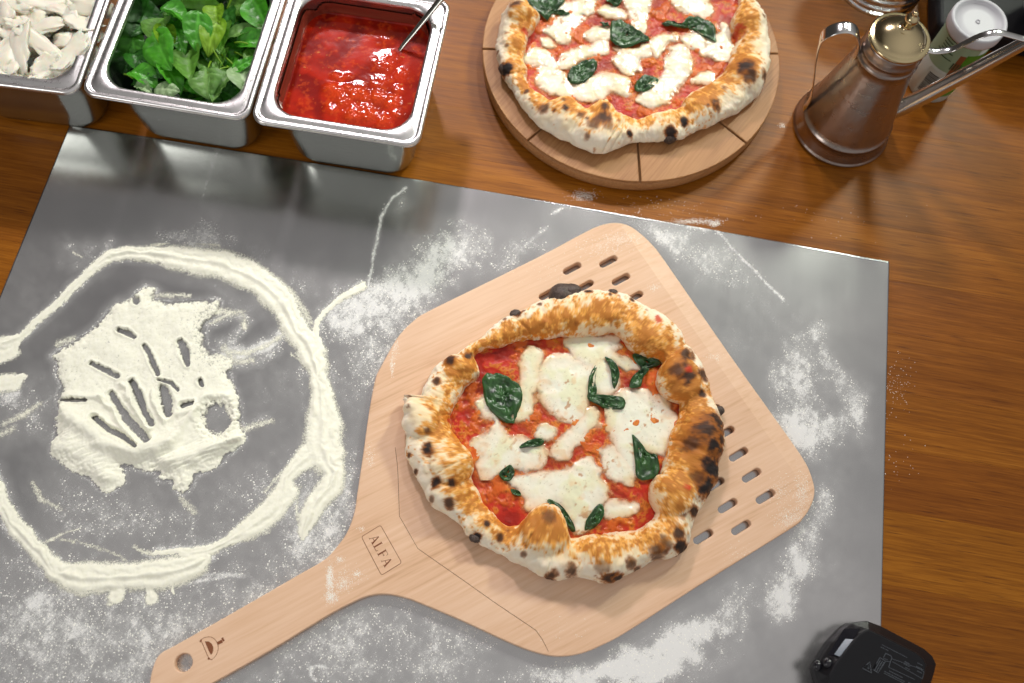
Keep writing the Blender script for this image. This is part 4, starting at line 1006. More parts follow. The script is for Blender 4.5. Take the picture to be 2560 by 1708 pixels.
    C = np.empty(X.shape + (3,)); C[:] = rd; C = mixc(C, dr, sstep(.55, .40, n1) * .7); C = mixc(C, og, sstep(.50, .68, n3) * .7); C = mixc(C, yl, sstep(.56, .66, n1) * sstep(.45, .6, n2) * .5)
    nr = np.exp(np.clip(sd2, -1, 0) / .0035); C = mixc(C, pk, nr * sstep(.35, .55, n2) * .9); C = mixc(C, og, nr * .35); C = mixc(C, dr * .7, sstep(.64, .74, n2) * .5)
    pm('tomato_sauce', np.c_[X.ravel(), Y.ravel(), Z.ravel()], grid_faces(NA2, NR, True), M['sauce'], root, cols=C.reshape(-1, 3))
    # melted mozzarella patches
    for k, p in enumerate(pol):
        st_ = .00075; xs = np.arange(p[:, 0].min() - .004, p[:, 0].max() + .004, st_); ys = np.arange(p[:, 1].min() - .004, p[:, 1].max() + .004, st_)
        X, Y = np.meshgrid(xs, ys, indexing='ij'); a1 = fbm(X * 110, Y * 110, 1, 4, seed + 30); a2 = fbm(X * 420, Y * 420, 1, 3, seed + 31); a3 = fbm(X * 70, Y * 70, 2, 3, seed + 32); a4 = fbm(X * 60 + 9, Y * 60, 2, 3, seed + 33)
        s = sdf(X + (a3 - .5) * .010, Y + (a4 - .5) * .010, p) + (a1 - .5) * .0045 + (a2 - .5) * .0010 + .0046
        Hc_ = np.where(s > 0, .0017 * (1 - np.exp(-s / .0040)), s * .9) + .0004 + (a3 - .5) * .0020 * sstep(0, .004, s) + (a1 - .5) * .0006 + k * .00006
        keep = s > -.0016; kq = keep[:-1, :-1] | keep[1:, :-1] | keep[:-1, 1:] | keep[1:, 1:]; iu, iv = np.nonzero(kq); n = len(ys)
        F_ = np.stack([iu * n + iv, (iu + 1) * n + iv, (iu + 1) * n + iv + 1, iu * n + iv + 1], -1)
        if len(F_) == 0: continue
        used = np.unique(F_); rm = np.zeros(X.size, int); rm[used] = np.arange(len(used))
        wc = np.array([.81, .80, .66]); yc = np.array([.74, .74, .48]); C = np.empty(X.shape + (3,)); C[:] = wc; C = mixc(C, yc, sstep(.45, .65, a3) * .7)
        C = mixc(C, pk, np.exp(-np.clip(s, 0, 1) / .0046) * .95 * sstep(.25, .55, a1 + .1)); C = mixc(C, np.array([.74, .42, .16]), sstep(.58, .74, a1) * sstep(.50, .62, a4) * .4)
        C = mixc(C, np.array([.45, .18, .04]), sstep(.70, .76, fbm(X * 230, Y * 230, 0, 2, seed + 41)) * sstep(.55, .7, a4) * .7); C = mixc(C, np.array([.35, .28, .15]), sstep(.80, .86, fbm(X * 700, Y * 700, 0, 2, seed + 42)) * .5)
        pm('mozzarella', np.c_[X.ravel(), Y.ravel(), (zs + Hc_).ravel()][used], rm[F_], M['cheese'], root, cols=C.reshape(-1, 3)[used], attrs={'melt': np.clip(-.05 + s / .0042 + (a1 - .5) * 1.4, 0, 1).ravel()[used]})
    for k, lf in enumerate(leaves):
        ow2 = smooth(world(lf, cv, zs + .004), 4); cc_ = ow2.mean(0); n = len(ow2); NR2 = 14; t3 = np.linspace(0, 1, NR2); jit = 1 + (fbm(np.arange(n) * .45, np.zeros(n) + k, 0, 2, seed + 50) - .5) * .16
        G = cc_ + 1.14 * (ow2 - cc_)[:, None, :] * t3[None, :, None] * jit[:, None, None]; gx_, gy_ = G[..., 0], G[..., 1]
        w_ = fbm(gx_ * 150, gy_ * 150, k, 3, seed + 51); w3_ = np.abs(fbm(gx_ * 330, gy_ * 330, k, 3, seed + 52) - .5)
        d = ow2[np.argmax(np.hypot(*(ow2 - cc_).T))] - cc_; d /= np.linalg.norm(d); ac = (gx_ - cc_[0]) * -d[1] + (gy_ - cc_[1]) * d[0]; alg = (gx_ - cc_[0]) * d[0] + (gy_ - cc_[1]) * d[1]
        ht = zs + .0052 + (w_ - .5) * .0058 - w3_ * .0105 + .0010 * t3[None] ** 2 - .0012 * np.exp(-(ac / .0008) ** 2) - .0022 * (t3[None] > .97)
        vein = np.exp(-(ac / .0006) ** 2) + .6 * np.exp(-((((alg - np.abs(ac)) / .0045) % 1 - .5) / .12) ** 2)
        # turn the edge of the leaf down so that it has a visible thickness
        pm('basil_leaf', np.c_[gx_.ravel(), gy_.ravel(), ht.ravel()], grid_faces(n, NR2, True), M['leaf_cooked'], root, attrs={'vein': np.clip(vein, 0, 1).ravel() * .8})
    return root


def bscale(cv):
    a = U(*cv(900, 600), .02); b = U(*cv(1000, 600), .02); return np.linalg.norm(a - b) / 100


outer2 = [(870, 92), (960, 72), (1060, 58), (1150, 72), (1230, 95), (1320, 138), (1400, 183), (1455, 228), (1492, 280), (1540, 340), (1590, 405), (1625, 490), (1650, 580), (1672, 650), (1695, 740), (1696, 820), (1682, 900), (1672, 990), (1648, 1050), (1600, 1130), (1565, 1185), (1545, 1225), (1528, 1300), (1490, 1350), (1420, 1390), (1330, 1430), (1250, 1465), (1150, 1500), (1060, 1508), (960, 1500), (870, 1513), (790, 1490), (730, 1450), (650, 1410), (560, 1370), (480, 1320), (420, 1270), (370, 1220), (300, 1180), (240, 1120), (200, 1050), (150, 960), (112, 880), (106, 800), (112, 715), (108, 650), (103, 600), (112, 588), (165, 604), (205, 530), (250, 450), (305, 400), (375, 372), (420, 340), (490, 285), (560, 232), (620, 190), (700, 150), (780, 118)]
inner2 = [(450, 385), (530, 345), (620, 318), (700, 308), (800, 300), (900, 282), (1000, 272), (1090, 275), (1150, 265), (1200, 290), (1250, 345), (1320, 385), (1390, 420), (1380, 460), (1378, 510), (1400, 565), (1445, 605), (1480, 630), (1478, 680), (1465, 740), (1440, 800), (1422, 880), (1400, 930), (1375, 990), (1352, 1050), (1348, 1120), (1362, 1170), (1350, 1215), (1290, 1245), (1200, 1272), (1100, 1287), (1000, 1292), (930, 1290), (905, 1230), (860, 1178), (800, 1162), (735, 1185), (690, 1230), (640, 1240), (590, 1225), (540, 1190), (500, 1130), (470, 1060), (446, 1010), (452, 950), (440, 890), (400, 830), (350, 770), (330, 715), (345, 650), (380, 590), (430, 520), (475, 480), (468, 430)]
ch2 = [(1025, 75, 26, .9), (1150, 68, 22, .9), (1130, 92, 13, .7), (1240, 115, 16, .7), (665, 175, 26, .9), (700, 160, 14, .6), (780, 135, 13, .6), (605, 200, 12, .5), (420, 390, 26, .8), (335, 418, 36, .8), (265, 520, 24, .7), (225, 870, 34, 1), (225, 778, 18, .6), (265, 1035, 30, .9), (345, 1035, 24, .8), (330, 1130, 26, .7), (460, 1295, 30, 1), (515, 1230, 22, .8), (583, 1297, 24, .7), (1640, 745, 80, 1), (1590, 790, 85, .8), (1530, 840, 60, .6), (1645, 860, 60, .95), (1640, 960, 75, 1), (1610, 1050, 60, 1), (1560, 1000, 40, .5), (1500, 490, 62, .8), (1450, 480, 40, .6), (1510, 390, 48, .7), (1600, 480, 40, .7), (1590, 580, 22, .8), (1550, 1170, 34, .8), (1470, 1285, 40, .75), (1400, 1330, 40, .5), (1370, 1370, 45, .55), (1490, 1350, 40, .9), (940, 1462, 34, .6), (840, 1490, 34, .7), (1140, 1500, 60, .9, 2.5), (1235, 1430, 28, .6), (820, 1200, 42, .5), (128, 885, 14, .7), (160, 965, 14, .7), (1190, 1505, 40, .9, 2), (1280, 1460, 22, .6), (1090, 1450, 40, .35), (1680, 820, 30, .8), (130, 660, 10, .5), (240, 1110, 16, .5), (700, 1385, 14, .5)]
bub2 = [(1480, 500, 115, .0075), (1590, 800, 150, .0060), (1445, 1075, 110, .0075), (810, 1245, 125, .0085), (345, 930, 105, .0080), (185, 710, 85, .0070), (400, 440, 110, .0050), (1300, 280, 150, .0040), (1000, 170, 170, .0035), (620, 270, 130, .0030), (1430, 1290, 130, .0045), (1130, 1400, 160, .0040), (500, 1230, 120, .0035), (150, 640, 50, .0060), (300, 1080, 90, .003), (700, 1350, 120, .003)]
toast2 = [(560, 260, 160, .10), (1300, 300, 150, .09), (900, 160, 220, .10), (1130, 130, 160, .06), (400, 480, 120, .12), (830, 1230, 130, .12), (600, 1250, 150, .10), (360, 780, 100, .12), (1500, 480, 110, .2), (1560, 800, 170, .22), (1450, 1100, 90, .05), (1400, 1330, 120, .06), (1050, 1350, 200, .02), (960, 1480, 200, -.06), (250, 950, 120, -.05), (150, 700, 90, -.12), (1600, 1050, 120, .15)]
cheese2 = [[(925, 320), (990, 290), (1070, 285), (1150, 300), (1170, 330), (1150, 370), (1210, 390), (1265, 420), (1270, 450), (1220, 460), (1180, 430), (1120, 400), (1080, 430), (1000, 450), (960, 400), (930, 360)],
           [(700, 440), (710, 380), (760, 350), (800, 370), (790, 440), (780, 520), (760, 590), (740, 660), (700, 700), (660, 690), (690, 600), (700, 520)],
           [(790, 450), (850, 400), (940, 390), (1040, 440), (1055, 520), (1030, 600), (1010, 670), (960, 705), (890, 690), (830, 640), (790, 570), (780, 500)],
           [(1050, 440), (1100, 400), (1150, 440), (1172, 520), (1150, 580), (1080, 585), (1035, 560)],
           [(1130, 640), (1180, 590), (1260, 560), (1330, 585), (1400, 600), (1445, 660), (1462, 720), (1430, 790), (1420, 860), (1380, 890), (1320, 850), (1290, 840), (1265, 900), (1270, 960), (1250, 990), (1180, 940), (1160, 850), (1140, 760)],
           [(850, 840), (900, 780), (960, 720), (1040, 660), (1075, 670), (1082, 720), (1020, 770), (960, 820), (900, 880), (860, 890)],
           [(758, 755), (800, 732), (860, 738), (868, 765), (820, 797), (768, 788)],
           [(1080, 870), (1130, 840), (1180, 890), (1240, 950), (1250, 1000), (1200, 1020), (1140, 990), (1090, 930)],
           [(480, 620), (520, 600), (560, 680), (600, 760), (680, 800), (790, 820), (810, 870), (780, 920), (700, 950), (640, 930), (590, 960), (560, 980), (480, 980), (460, 900), (470, 860), (450, 830), (500, 780), (550, 720), (490, 680)],
           [(620, 1020), (700, 970), (800, 960), (900, 960), (980, 910), (1050, 920), (1090, 990), (1130, 1040), (1110, 1090), (1080, 1120), (1060, 1170), (1020, 1250), (960, 1260), (930, 1180), (870, 1130), (800, 1130), (740, 1140), (690, 1080)],
           [(1100, 1130), (1180, 1120), (1260, 1130), (1240, 1170), (1150, 1190), (1110, 1180)]]
leaf2 = [[(510, 510), (540, 480), (600, 490), (650, 520), (685, 560), (670, 640), (650, 700), (600, 690), (540, 650), (512, 590)],
         [(1115, 390), (1155, 415), (1180, 465), (1165, 530), (1150, 520), (1140, 450)],
         [(1028, 570), (1036, 480), (1070, 425), (1062, 500), (1068, 560), (1050, 600)], [(1035, 580), (1100, 580), (1190, 588), (1197, 640), (1120, 640), (1060, 615)],
         [(1258, 378), (1320, 375), (1385, 415), (1320, 440), (1290, 430)], [(1310, 430), (1330, 450), (1300, 490), (1290, 530), (1240, 535), (1250, 490), (1280, 460)],
         [(1255, 790), (1300, 830), (1330, 870), (1372, 882), (1370, 970), (1280, 985), (1267, 900)],
         [(690, 830), (730, 805), (780, 798), (800, 812), (780, 832), (700, 842)], [(585, 965), (630, 935), (655, 965), (630, 1005), (598, 1000)],
         [(830, 1110), (880, 1130), (925, 1180), (955, 1250), (935, 1250), (900, 1195), (850, 1170)], [(1015, 1250), (1030, 1190), (1085, 1130), (1100, 1180), (1070, 1230)], [(640, 1048), (680, 1062), (682, 1082), (650, 1075)]]
pizza('whole margherita pizza with five torn basil leaves and charred rim on the wooden peel', ZP, outer2, inner2, PZ, ch2, bub2, cheese2, leaf2, 100, reds=[(1375, 215, 30), (1520, 470, 26), (1510, 1062, 24), (480, 500, 26), (330, 700, 20)], toast=toast2)
p2 = bpy.data.objects['pizza']; p2['label'] = 'whole margherita pizza with charred rim lying on the slotted wooden peel'
# burnt blisters on the rim of the front pizza


def blister(root, cv, x, y, r, z, hgt=.7, mat='char', sd=1):
    c = U(*cv(x, y), z); v, f = lathe([(.0001, hgt), (.45, hgt * .9), (.8, hgt * .6), (1.0, 0), (.95, -.5), (.6, -.9), (.0001, -1)], 26); v = v * (1 + (fbm(v[:, 0] * 1.5 + sd, v[:, 1] * 1.5, v[:, 2] * 1.5, 3, sd)[:, None] - .5) * .5); v[:, 0] *= 1.15
    pm('char_blister', v * r + c, f[:, ::-1], M[mat], root)


for x, y, r, z in ((900, 72, .0118, PZ + .017), (945, 62, .0085, PZ + .018), (228, 868, .0080, PZ + .017), (1028, 76, .0050, PZ + .016), (1150, 68, .0045, PZ + .015), (665, 174, .0050, PZ + .015), (1683, 657, .0045, PZ + .006), (460, 1296, .0045, PZ + .013)):
    blister(p2, ZP, x, y, r, z, .7, sd=int(x))

outer1 = [(300, 0), (210, 80), (152, 170), (125, 300), (125, 420), (155, 560), (230, 640), (275, 730), (340, 830), (400, 900), (450, 968), (560, 1030), (700, 1108), (800, 1145), (920, 1168), (1000, 1162), (1120, 1122), (1250, 1090), (1430, 1082), (1560, 1068), (1700, 1010), (1850, 940), (1980, 880), (2080, 800), (2160, 720), (2205, 620), (2230, 500), (2233, 350), (2220, 200), (2170, 80), (2120, 0), (2040, -120), (1900, -300), (1700, -430), (1450, -520), (1200, -540), (900, -520), (650, -420), (450, -250), (350, -80)]
inner1 = [(375, 0), (410, 90), (470, 160), (410, 250), (355, 330), (330, 430), (335, 500), (365, 560), (355, 620), (400, 720), (480, 770), (600, 798), (720, 782), (830, 850), (900, 808), (980, 815), (1040, 885), (1150, 930), (1250, 930), (1450, 882), (1540, 862), (1570, 800), (1650, 720), (1800, 640), (1900, 540), (1930, 450), (1955, 380), (1980, 320), (1940, 240), (1935, 160), (1985, 80), (2000, 0), (1900, -150), (1700, -300), (1400, -400), (1150, -420), (900, -400), (650, -300), (450, -120)]
ch1 = [(205, 540, 62, 1), (270, 100, 50, .7), (2030, 590, 80, .85), (2060, 660, 60, .7), (1800, 850, 50, .7), (1570, 960, 38, 1), (1470, 1040, 50, .9), (940, 965, 60, .75), (870, 1010, 50, .5), (980, 1030, 40, .4), (1150, 1055, 28, .95), (950, 882, 34, .75), (655, 895, 32, .85), (480, 868, 50, .6), (565, 905, 20, .8), (770, 930, 34, .6), (820, 1075, 28, .5), (2195, 620, 46, .6), (2180, 150, 20, .8), (360, 725, 24, .7), (1820, 870, 34, .6), (1740, 870, 20, .7), (640, 830, 20, .5), (820, 960, 16, .6), (2190, 780, 60, .4), (210, 380, 18, .5), (1960, 920, 50, .4), (135, 400, 12, .6), (380, 790, 10, .5)]
bub1 = [(300, 110, 120, .006), (2060, 170, 140, .005), (2050, 580, 190, .006), (950, 860, 110, .006), (650, 880, 150, .004), (1700, 860, 190, .004), (950, 1020, 180, .003), (250, 330, 110, .003), (420, 760, 120, .003), (1350, 980, 150, .002)]
toast1 = [(300, 100, 120, .10), (290, 320, 120, .08), (320, 650, 130, .14), (640, 870, 170, .10), (950, 870, 100, .12), (2050, 520, 190, .18), (1750, 800, 200, .12), (1500, 930, 150, .05), (950, 1000, 150, .04), (1100, 1100, 220, -.10), (520, 990, 150, -.12), (2190, 320, 110, -.16), (160, 230, 90, -.15), (1900, 960, 150, -.02), (2050, 180, 120, .04)]
cheese1 = [[(530, 100), (620, 50), (800, -20), (900, -60), (885, 80), (800, 130), (720, 220), (700, 300), (640, 330), (560, 270), (490, 230), (560, 180)], [(1120, 0), (1200, -80), (1300, -20), (1295, 100), (1280, 240), (1220, 240), (1180, 150)], [(1480, -20), (1640, -40), (1760, 10), (1790, 110), (1700, 140), (1600, 110), (1540, 60)],
           [(1580, 260), (1700, 250), (1800, 300), (1880, 200), (1925, 250), (1940, 330), (1930, 430), (1880, 460), (1760, 420), (1640, 380), (1570, 320)], [(350, 460), (400, 390), (470, 380), (560, 450), (582, 510), (540, 540), (470, 510), (380, 520)], [(600, 480), (700, 410), (820, 360), (950, 320), (962, 400), (870, 440), (720, 505), (650, 520)],
           [(445, 620), (480, 530), (560, 520), (640, 570), (700, 650), (850, 640), (950, 620), (920, 740), (890, 800), (760, 780), (600, 740), (500, 710)], [(850, 640), (1000, 570), (1120, 600), (1150, 700), (1130, 760), (1000, 700), (900, 790)], [(1050, 400), (1200, 380), (1330, 370), (1285, 440), (1205, 480), (1220, 560), (1140, 565), (1060, 500)],
           [(1480, 380), (1560, 370), (1630, 470), (1640, 560), (1560, 640), (1500, 720), (1440, 790), (1330, 840), (1230, 790), (1260, 690), (1380, 630), (1430, 560), (1440, 460)], [(800, 280), (880, 230), (1000, 230), (1020, 290), (880, 315)], [(1340, 330), (1500, 270), (1520, 310), (1420, 370), (1370, 450), (1340, 420)], [(1700, 600), (1780, 570), (1765, 630), (1650, 655)],
           [(940, 60), (1040, 60), (1110, 120), (1040, 150), (930, 110)], [(700, -200), (1000, -260), (1100, -150), (900, -100)], [(1400, -250), (1700, -200), (1750, -100), (1450, -100)], [(480, 300), (560, 310), (570, 370), (500, 360)]]
leaf1 = [[(350, -20), (480, -60), (640, -20), (600, 50), (555, 90), (520, 135), (465, 100), (400, 60)], [(560, 78), (620, 80), (690, 98), (625, 108), (580, 100)], [(980, -10), (1060, -30), (1100, 0), (1055, 40), (1015, 25)], [(1030, 180), (1080, 165), (1150, 190), (1210, 240), (1300, 295), (1250, 320), (1150, 350), (1070, 345), (1030, 300)],
         [(1440, 182), (1480, 162), (1560, 188), (1610, 140), (1700, 145), (1790, 200), (1800, 300), (1720, 270), (1640, 215), (1520, 205)], [(690, 600), (705, 540), (770, 490), (850, 465), (895, 500), (870, 570), (800, 620), (735, 640)], [(1210, 640), (1270, 592), (1370, 602), (1340, 660), (1265, 700), (1217, 690)], [(930, 175), (970, 170), (1000, 200), (960, 200)]]
p1 = pizza('margherita pizza with scattered basil and browned rim lying on the round scored board', ZQ, outer1, inner1, BZ, ch1, bub1, cheese1, leaf1, 300, reds=[(1985, 250, 60), (340, 250, 40), (460, 240, 50)], toast=toast1, H=.021)
for x, y, r, z in ((1470, 1042, .0085, BZ + .010), (205, 520, .0075, BZ + .013), (1150, 1056, .0042, BZ + .012)):
    blister(p1, ZQ, x, y, r, z, .6, sd=int(y))

# ------------------------------------------------------------------ long-spouted oil jug
JC = np.array([.380, .543, 0.0]); jug = empty('oil_jug', tuple(JC)); tag(jug, 'tarnished metal oil jug with brass lid, strap handle and long straight spout', 'jug')
NJ = 96
v, f = lathe([(.0001, .001), (.046, .0005), (.0505, .0008), (.0515, .0025), (.0512, .0042), (.0500, .0050), (.0497, .0066), (.0480, .014), (.0468, .0205), (.0474, .0215), (.0472, .0232), (.0458, .0240), (.0445, .030), (.0405, .050), (.0360, .072), (.0318, .095), (.0296, .109), (.0287, .116), (.0294, .1172), (.0296, .1190), (.0288, .1204), (.0278, .1215), (.0276, .1262), (.0285, .1274), (.0286, .1292), (.0276, .1304), (.0274, .1360), (.0270, .1395), (.0255, .1400)], NJ, JC); pm('jug_body', v, f, M['jug'], jug)
v, f = lathe([(.0262, .1396), (.0278, .1400), (.0286, .1412), (.0288, .1428), (.0282, .1440), (.0270, .1446), (.0250, .1444), (.0236, .1450), (.0222, .1472), (.0195, .1502), (.0150, .1530), (.0105, .1552), (.0078, .1562), (.0055, .1568), (.0044, .1580), (.0040, .1605), (.0048, .1630), (.0060, .1655), (.0062, .1680), (.0054, .1702), (.0036, .1720), (.0022, .1728), (.0026, .1740), (.0024, .1755), (.0012, .1764), (.0001, .1766)], NJ, JC); pm('lid', v, f, M['brass'], jug)
azh = math.radians(172); dh = np.array([math.cos(azh), math.sin(azh), 0]); perp = np.array([-dh[1], dh[0], 0])
hp = smooth([(.0290, .106), (.0288, .1135), (.0300, .1220), (.0335, .1330), (.0400, .1430), (.0490, .1468), (.0590, .1430), (.0665, .1330), (.0660, .1190), (.0615, .0990), (.0560, .0800), (.0510, .0620), (.0465, .0440), (.0458, .0310), (.0470, .0220)], 5, False)
v, f = tube([JC + dh * a + np.array([0, 0, b]) for a, b in hp], np.interp(np.linspace(0, 1, len(hp)), [0, .3, .5, .75, 1], [.0050, .0068, .0070, .0045, .0040]), 16, .16, up=perp); pm('handle', v, f, M['steel_bright'], jug)
azs = math.radians(-8); ds = np.array([math.cos(azs), math.sin(azs), 0])
sp0 = [(.030, .030), (.0492, .0520), (.078, .1040), (.1057, .1560), (.130, .200)]
v, f = tube([JC + ds * a + np.array([0, 0, b]) for a, b in smooth(sp0, 6, False)], np.interp(np.linspace(0, 1, 25), [0, 1], [.0100, .0045]), 24); pm('spout', v, f, M['steel_bright'], jug)
st = smooth([(.0270, .1330), (.0330, .1320), (.0400, .1322), (.052, .1385), (.063, .1555), (.072, .1640), (.080, .1660), (.092, .1645), (.105, .1630), (.112, .1690)], 5, False)
v, f = tube([JC + ds * a + np.array([0, 0, b]) for a, b in st], .0034, 12, .22, up=np.array([-ds[1], ds[0], 0])); pm('brace', v, f, M['steel_bright'], jug)

# ------------------------------------------------------------------ clear ribbed glass
gc = (.4485, .7360, 0); prof = [(.0001, .003)]
prof_o = [(.0001, .0002), (.040, .0002), (.047, .002)]
for k in range(1, 60): prof_o.append((.0490 + .0012 * math.sin(k * .9) + .00004 * k, .002 + k * .0014))
top_z = .002 + 59 * .0014; prof_i = [(q[0] - .0032, q[1]) for q in prof_o[3:][::-1]] + [(.042, .009), (.0001, .008)]
v, f = lathe(prof_o + [(.0508, top_z + .0008)] + prof_i, 72, gc); gl = mesh('ribbed_glass', v, f, M['glass']); tag(gl, 'clear ribbed drinking glass standing behind the oil jug', 'glass')
# ------------------------------------------------------------------ lidded tub behind the spout
TC = (.487, .600, 0); tub = empty('lidded_tub', TC); tag(tub, 'round tub with white lid and green printed label behind the spout', 'tub')
TRr = .0250; TH_ = .100
v, f = lathe([(.0001, 0), (TRr - .002, 0), (TRr - .001, .0015), (TRr + .0002, TH_), (.0001, TH_)], 72, TC); pm('tub_wall', v, f, M['tub_white'], tub)


def label_patch(name, a0, a1, z0, z1, mat, dr):
    n = max(4, int(abs(a1 - a0) / 6)); a = np.radians(np.linspace(a0, a1, n + 1)); rr4 = lambda z: TRr - .001 + z * .012 + dr
    v = []; 
    for aa in a:
        for z in (z0, z1): v.append((TC[0] + rr4(z) * math.cos(aa), TC[1] + rr4(z) * math.sin(aa), z))
    return pm(name, np.array(v), grid_faces(n + 1, 2)[:, :], mat, tub)


label_patch('pale_label', 150, 285, .050, .096, M['tub_green'], .0004)
label_patch('green_label', 262, 350, .012, .080, M['tub_bright'], .0006)
label_patch('brown_stripe', 248, 262, .008, .078, M['tub_brown'], .0005)
label_patch('barcode_patch', 205, 248, .006, .046, M['tub_white'], .0003)
parts = []
rr5 = random.Random(2)
def patch_v(a0, a1, z0, z1, dr):
    n = max(2, int(abs(a1 - a0) / 5)); a = np.radians(np.linspace(a0, a1, n + 1)); return np.array([(TC[0] + (TRr - .001 + z * .012 + dr) * math.cos(q), TC[1] + (TRr - .001 + z * .012 + dr) * math.sin(q), z) for q in a for z in (z0, z1)]), grid_faces(n + 1, 2)
for k in range(7): parts.append(patch_v(190 + rr5.uniform(0, 10), 190 + rr5.uniform(26, 48), .066 + k * .0038, .0672 + k * .0038, .0008))
for k in range(4): parts.append(patch_v(244 + k * 6, 247 + k * 6, .056, .066, .0008))
for k in range(9): parts.append(patch_v(275 + rr5.uniform(0, 8), 300 + rr5.uniform(0, 25), .026 + k * .005, .0275 + k * .005, .0010))
v, f = join(parts); pm('label_print', v, f, M['ink'], tub)
parts = []
z = .012
while z < .041: w_ = rr5.choice([.0006, .0009, .0014]); parts.append(patch_v(212, 240, z, z + w_, .0007)); z += w_ + rr5.choice([.0006, .0010])
v, f = join(parts); pm('barcode', v, f, M['ink_black'], tub)
v, f = lathe([(TRr + .0006, TH_ - .008), (TRr + .0024, TH_ - .0085), (TRr + .0030, TH_ - .006), (TRr + .0030, TH_ + .003), (TRr + .0022, TH_ + .0044), (TRr + .0004, TH_ + .0046), (TRr - .0014, TH_ + .0036), (TRr - .0026, TH_ + .0012), (.014, TH_ + .0008), (.0001, TH_ + .0008)], 80, TC); pm('tub_lid', v, f, M['white_plastic'], tub)
v, f = lathe([(.0024, TH_ + .0009), (.0024, TH_ + .0016), (.0016, TH_ + .0016), (.0016, TH_ + .0010), (.0001, TH_ + .0010)], 20, TC); pm('moulding_mark', v, f, M['white_plastic'], tub)
# black tray with a pale bowl in the far corner
def rot_box(x0, x1, y0, y1, z0, z1, a, c):
    v, f = box(x0, x1, y0, y1, z0, z1); ca, sa = math.cos(a), math.sin(a); return np.c_[c[0] + v[:, 0] * ca - v[:, 1] * sa, c[1] + v[:, 0] * sa + v[:, 1] * ca, v[:, 2]], f
tray = mesh('black_tray', *rot_box(-.02, .40, -.02, .30, .0004, .030, ANG, (.515, .672)), M['black'], smooth_=False)
bv = tray.modifiers.new('round', 'BEVEL'); bv.width = .006; bv.segments = 3; tag(tray, 'dark black tray at the far edge of the table behind the tub', 'tray')
v, f = lathe([(.0001, .002), (.025, .0), (.030, .002), (.045, .022), (.055, .045), (.0535, .046), (.043, .024), (.028, .006), (.0001, .005)], 60, (.620, .660, .031)); bwl = mesh('pale_bowl', v, f, M['white_plastic']); tag(bwl, 'pale bowl cut off by the corner behind the lidded tub', 'bowl')

# ------------------------------------------------------------------ black handheld thermometer
ZT = crop(5.222, 1950, 1450)
sil = [(440, 1160), (490, 1040), (640, 800), (830, 600), (900, 558), (1130, 533), (1310, 600), (1880, 900), (1975, 985), (2032, 1095), (2000, 1230), (1900, 1560), (1600, 2000), (700, 1800), (480, 1300)]
topf = [(640, 1250), (720, 1090), (840, 940), (960, 790), (1040, 700), (1150, 640), (1320, 720), (1780, 955), (1870, 1030), (1910, 1120), (1880, 1240), (1780, 1520), (1540, 1880), (800, 1700), (660, 1400)]
TZ = .040
s0 = world(sil, ZT, .020); t0 = world(topf, ZT, TZ); cD = s0.mean(0); dev = empty('infrared_thermometer', (cD[0], cD[1], SZ)); tag(dev, 'black handheld thermometer with small screen and grey print at the sheet corner', 'thermometer')
n = len(sil); inn = cD + (s0 - cD) * .93
rings = [np.c_[inn, np.full(n, SZ + .0002)], np.c_[s0 + (cD - s0) * .01, np.full(n, .010)], np.c_[s0, np.full(n, .020)], np.c_[s0 + (t0 - s0) * .12, np.full(n, .025)], np.c_[t0 + (s0 - t0) * .10, np.full(n, TZ - .003)], np.c_[t0, np.full(n, TZ)]]
v = np.concatenate(rings); f = [(i * n + k, (i + 1) * n + k, (i + 1) * n + (k + 1) % n, i * n + (k + 1) % n) for i in range(5) for k in range(n)] + [tuple(range(5 * n, 6 * n))[::-1], tuple(range(n))]
db = pm('casing', v, f, M['black'], dev, smooth_=False); bv = db.modifiers.new('round', 'BEVEL'); bv.width = .0012; bv.segments = 3; bv.limit_method = 'ANGLE'
for p_ in db.data.polygons: pass
def facet(pts, mat, nm, lift):
    P3 = []
    for x, y, z in pts: P3.append(U(*ZT(x, y), z) + np.array([0, 0, lift]))
    P3 = np.array(P3); nrm = np.cross(P3[1] - P3[0], P3[2] - P3[0]); nrm /= np.linalg.norm(nrm); nrm *= np.sign(nrm[2]); m = len(P3); v = np.concatenate([P3, P3 + nrm * .0006]); f = [tuple(range(m, 2 * m)), tuple(range(m))[::-1]] + [(i, (i + 1) % m, m + (i + 1) % m, m + i) for i in range(m)]
    return pm(nm, v, f, mat, dev, smooth_=False)
facet([(620, 985, .0315), (835, 640, .0300), (1040, 640, .0360), (960, 770, .0375), (770, 1010, .0372)], M['black_gloss'], 'screen_bezel', .0008)
facet([(700, 975, .0345), (840, 775, .0340), (945, 780, .0368), (770, 1005, .0370)], M['screen'], 'screen', .0018)
for x, y, z, rr6 in ((500, 1120, .027, .0042), (635, 1090, .034, .0046)):
    c = U(*ZT(x, y), z); v, f = lathe([(.0001, .8), (.5, .7), (.85, .4), (1, 0), (.8, -.5), (.0001, -.6)], 24); pm('button', v * rr6 + c, f[:, ::-1], M['black_gloss'], dev)
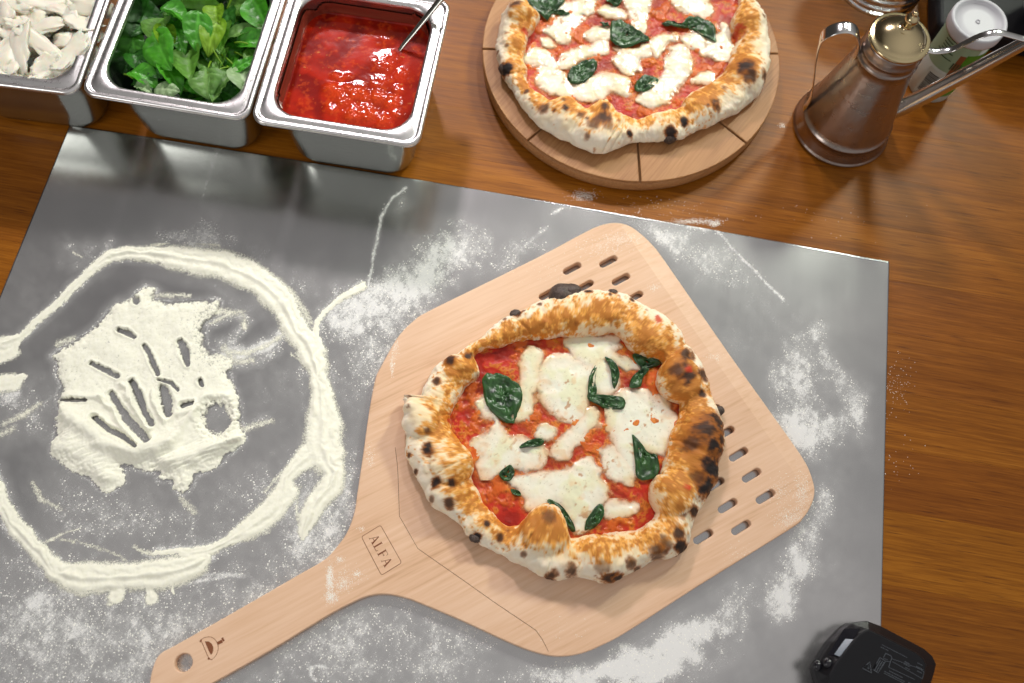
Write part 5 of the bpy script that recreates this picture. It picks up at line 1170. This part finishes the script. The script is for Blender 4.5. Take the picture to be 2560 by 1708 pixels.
ZD = crop(9.038, 2120, 1560); DZ = TZ + .0003


def dline(pts, wd=.00035): return ribbon(dense(world(pts, ZD, DZ), 4), wd, DZ)


parts = [dline([(330, 1000), (490, 860), (530, 1110), (330, 1000), (420, 925)], .0005), dline([(440, 1000), (470, 930), (450, 1000), (480, 1010)], .0006), dline([(840, 660), (970, 720), (990, 770), (950, 880), (920, 980)], .0005), dline([(920, 980), (1280, 1150), (1510, 1260)]), dline([(1000, 790), (1560, 990), (1720, 1080)]), dline([(1000, 850), (1680, 1240)]), dline([(1720, 1080), (1680, 1240)]),
         dline([(800, 760), (850, 670)], .0005), dline([(860, 840), (960, 860)]), dline([(800, 780), (900, 810)]), dline([(565, 1030), (720, 760), (850, 840), (680, 1110), (565, 1030), (640, 900)], .0005)]


def words(x, y, dx, dy, ln_, wd, gap_seed):
    rw = random.Random(gap_seed); out = []; t_ = 0
    while t_ < ln_:
        q = rw.uniform(.018, .07) * 1000 * .5; q = min(q, ln_ - t_)
        if q > 6: out.append(dline([(x + dx * t_, y + dy * t_), (x + dx * (t_ + q), y + dy * (t_ + q))], wd))
        t_ += q + 9
    return out


a_ = math.radians(27)
for x, y, L_, wd, sd in ((765, 470, 640, .0005, 1), (740, 520, 190, .0005, 2), (820, 1070, 520, .0006, 3), (810, 1110, 540, .0006, 4), (930, 1060, 340, .0006, 5), (1280, 850, 120, .0007, 6), (1260, 900, 150, .0006, 7), (1290, 980, 130, .0005, 8), (1570, 880, 140, .0006, 9), (1540, 960, 170, .0008, 10), (1560, 1060, 120, .0006, 11), (1360, 1320, 260, .0007, 12)):
    parts += words(x, y, math.cos(a_), math.sin(a_), L_, wd, sd)
for k in range(3):
    a2 = math.radians(-60); parts += words(600 + k * 42, 1050 + k * 24, math.cos(a2), math.sin(a2), 270, .0007, 20 + k)
v, f = join(parts); pm('printing', v, f, M['grey_print'], dev, smooth_=False)
print('objects', len(bpy.data.objects), 'tris', sum(len(o.data.polygons) for o in bpy.data.objects if o.type == 'MESH') * 2)
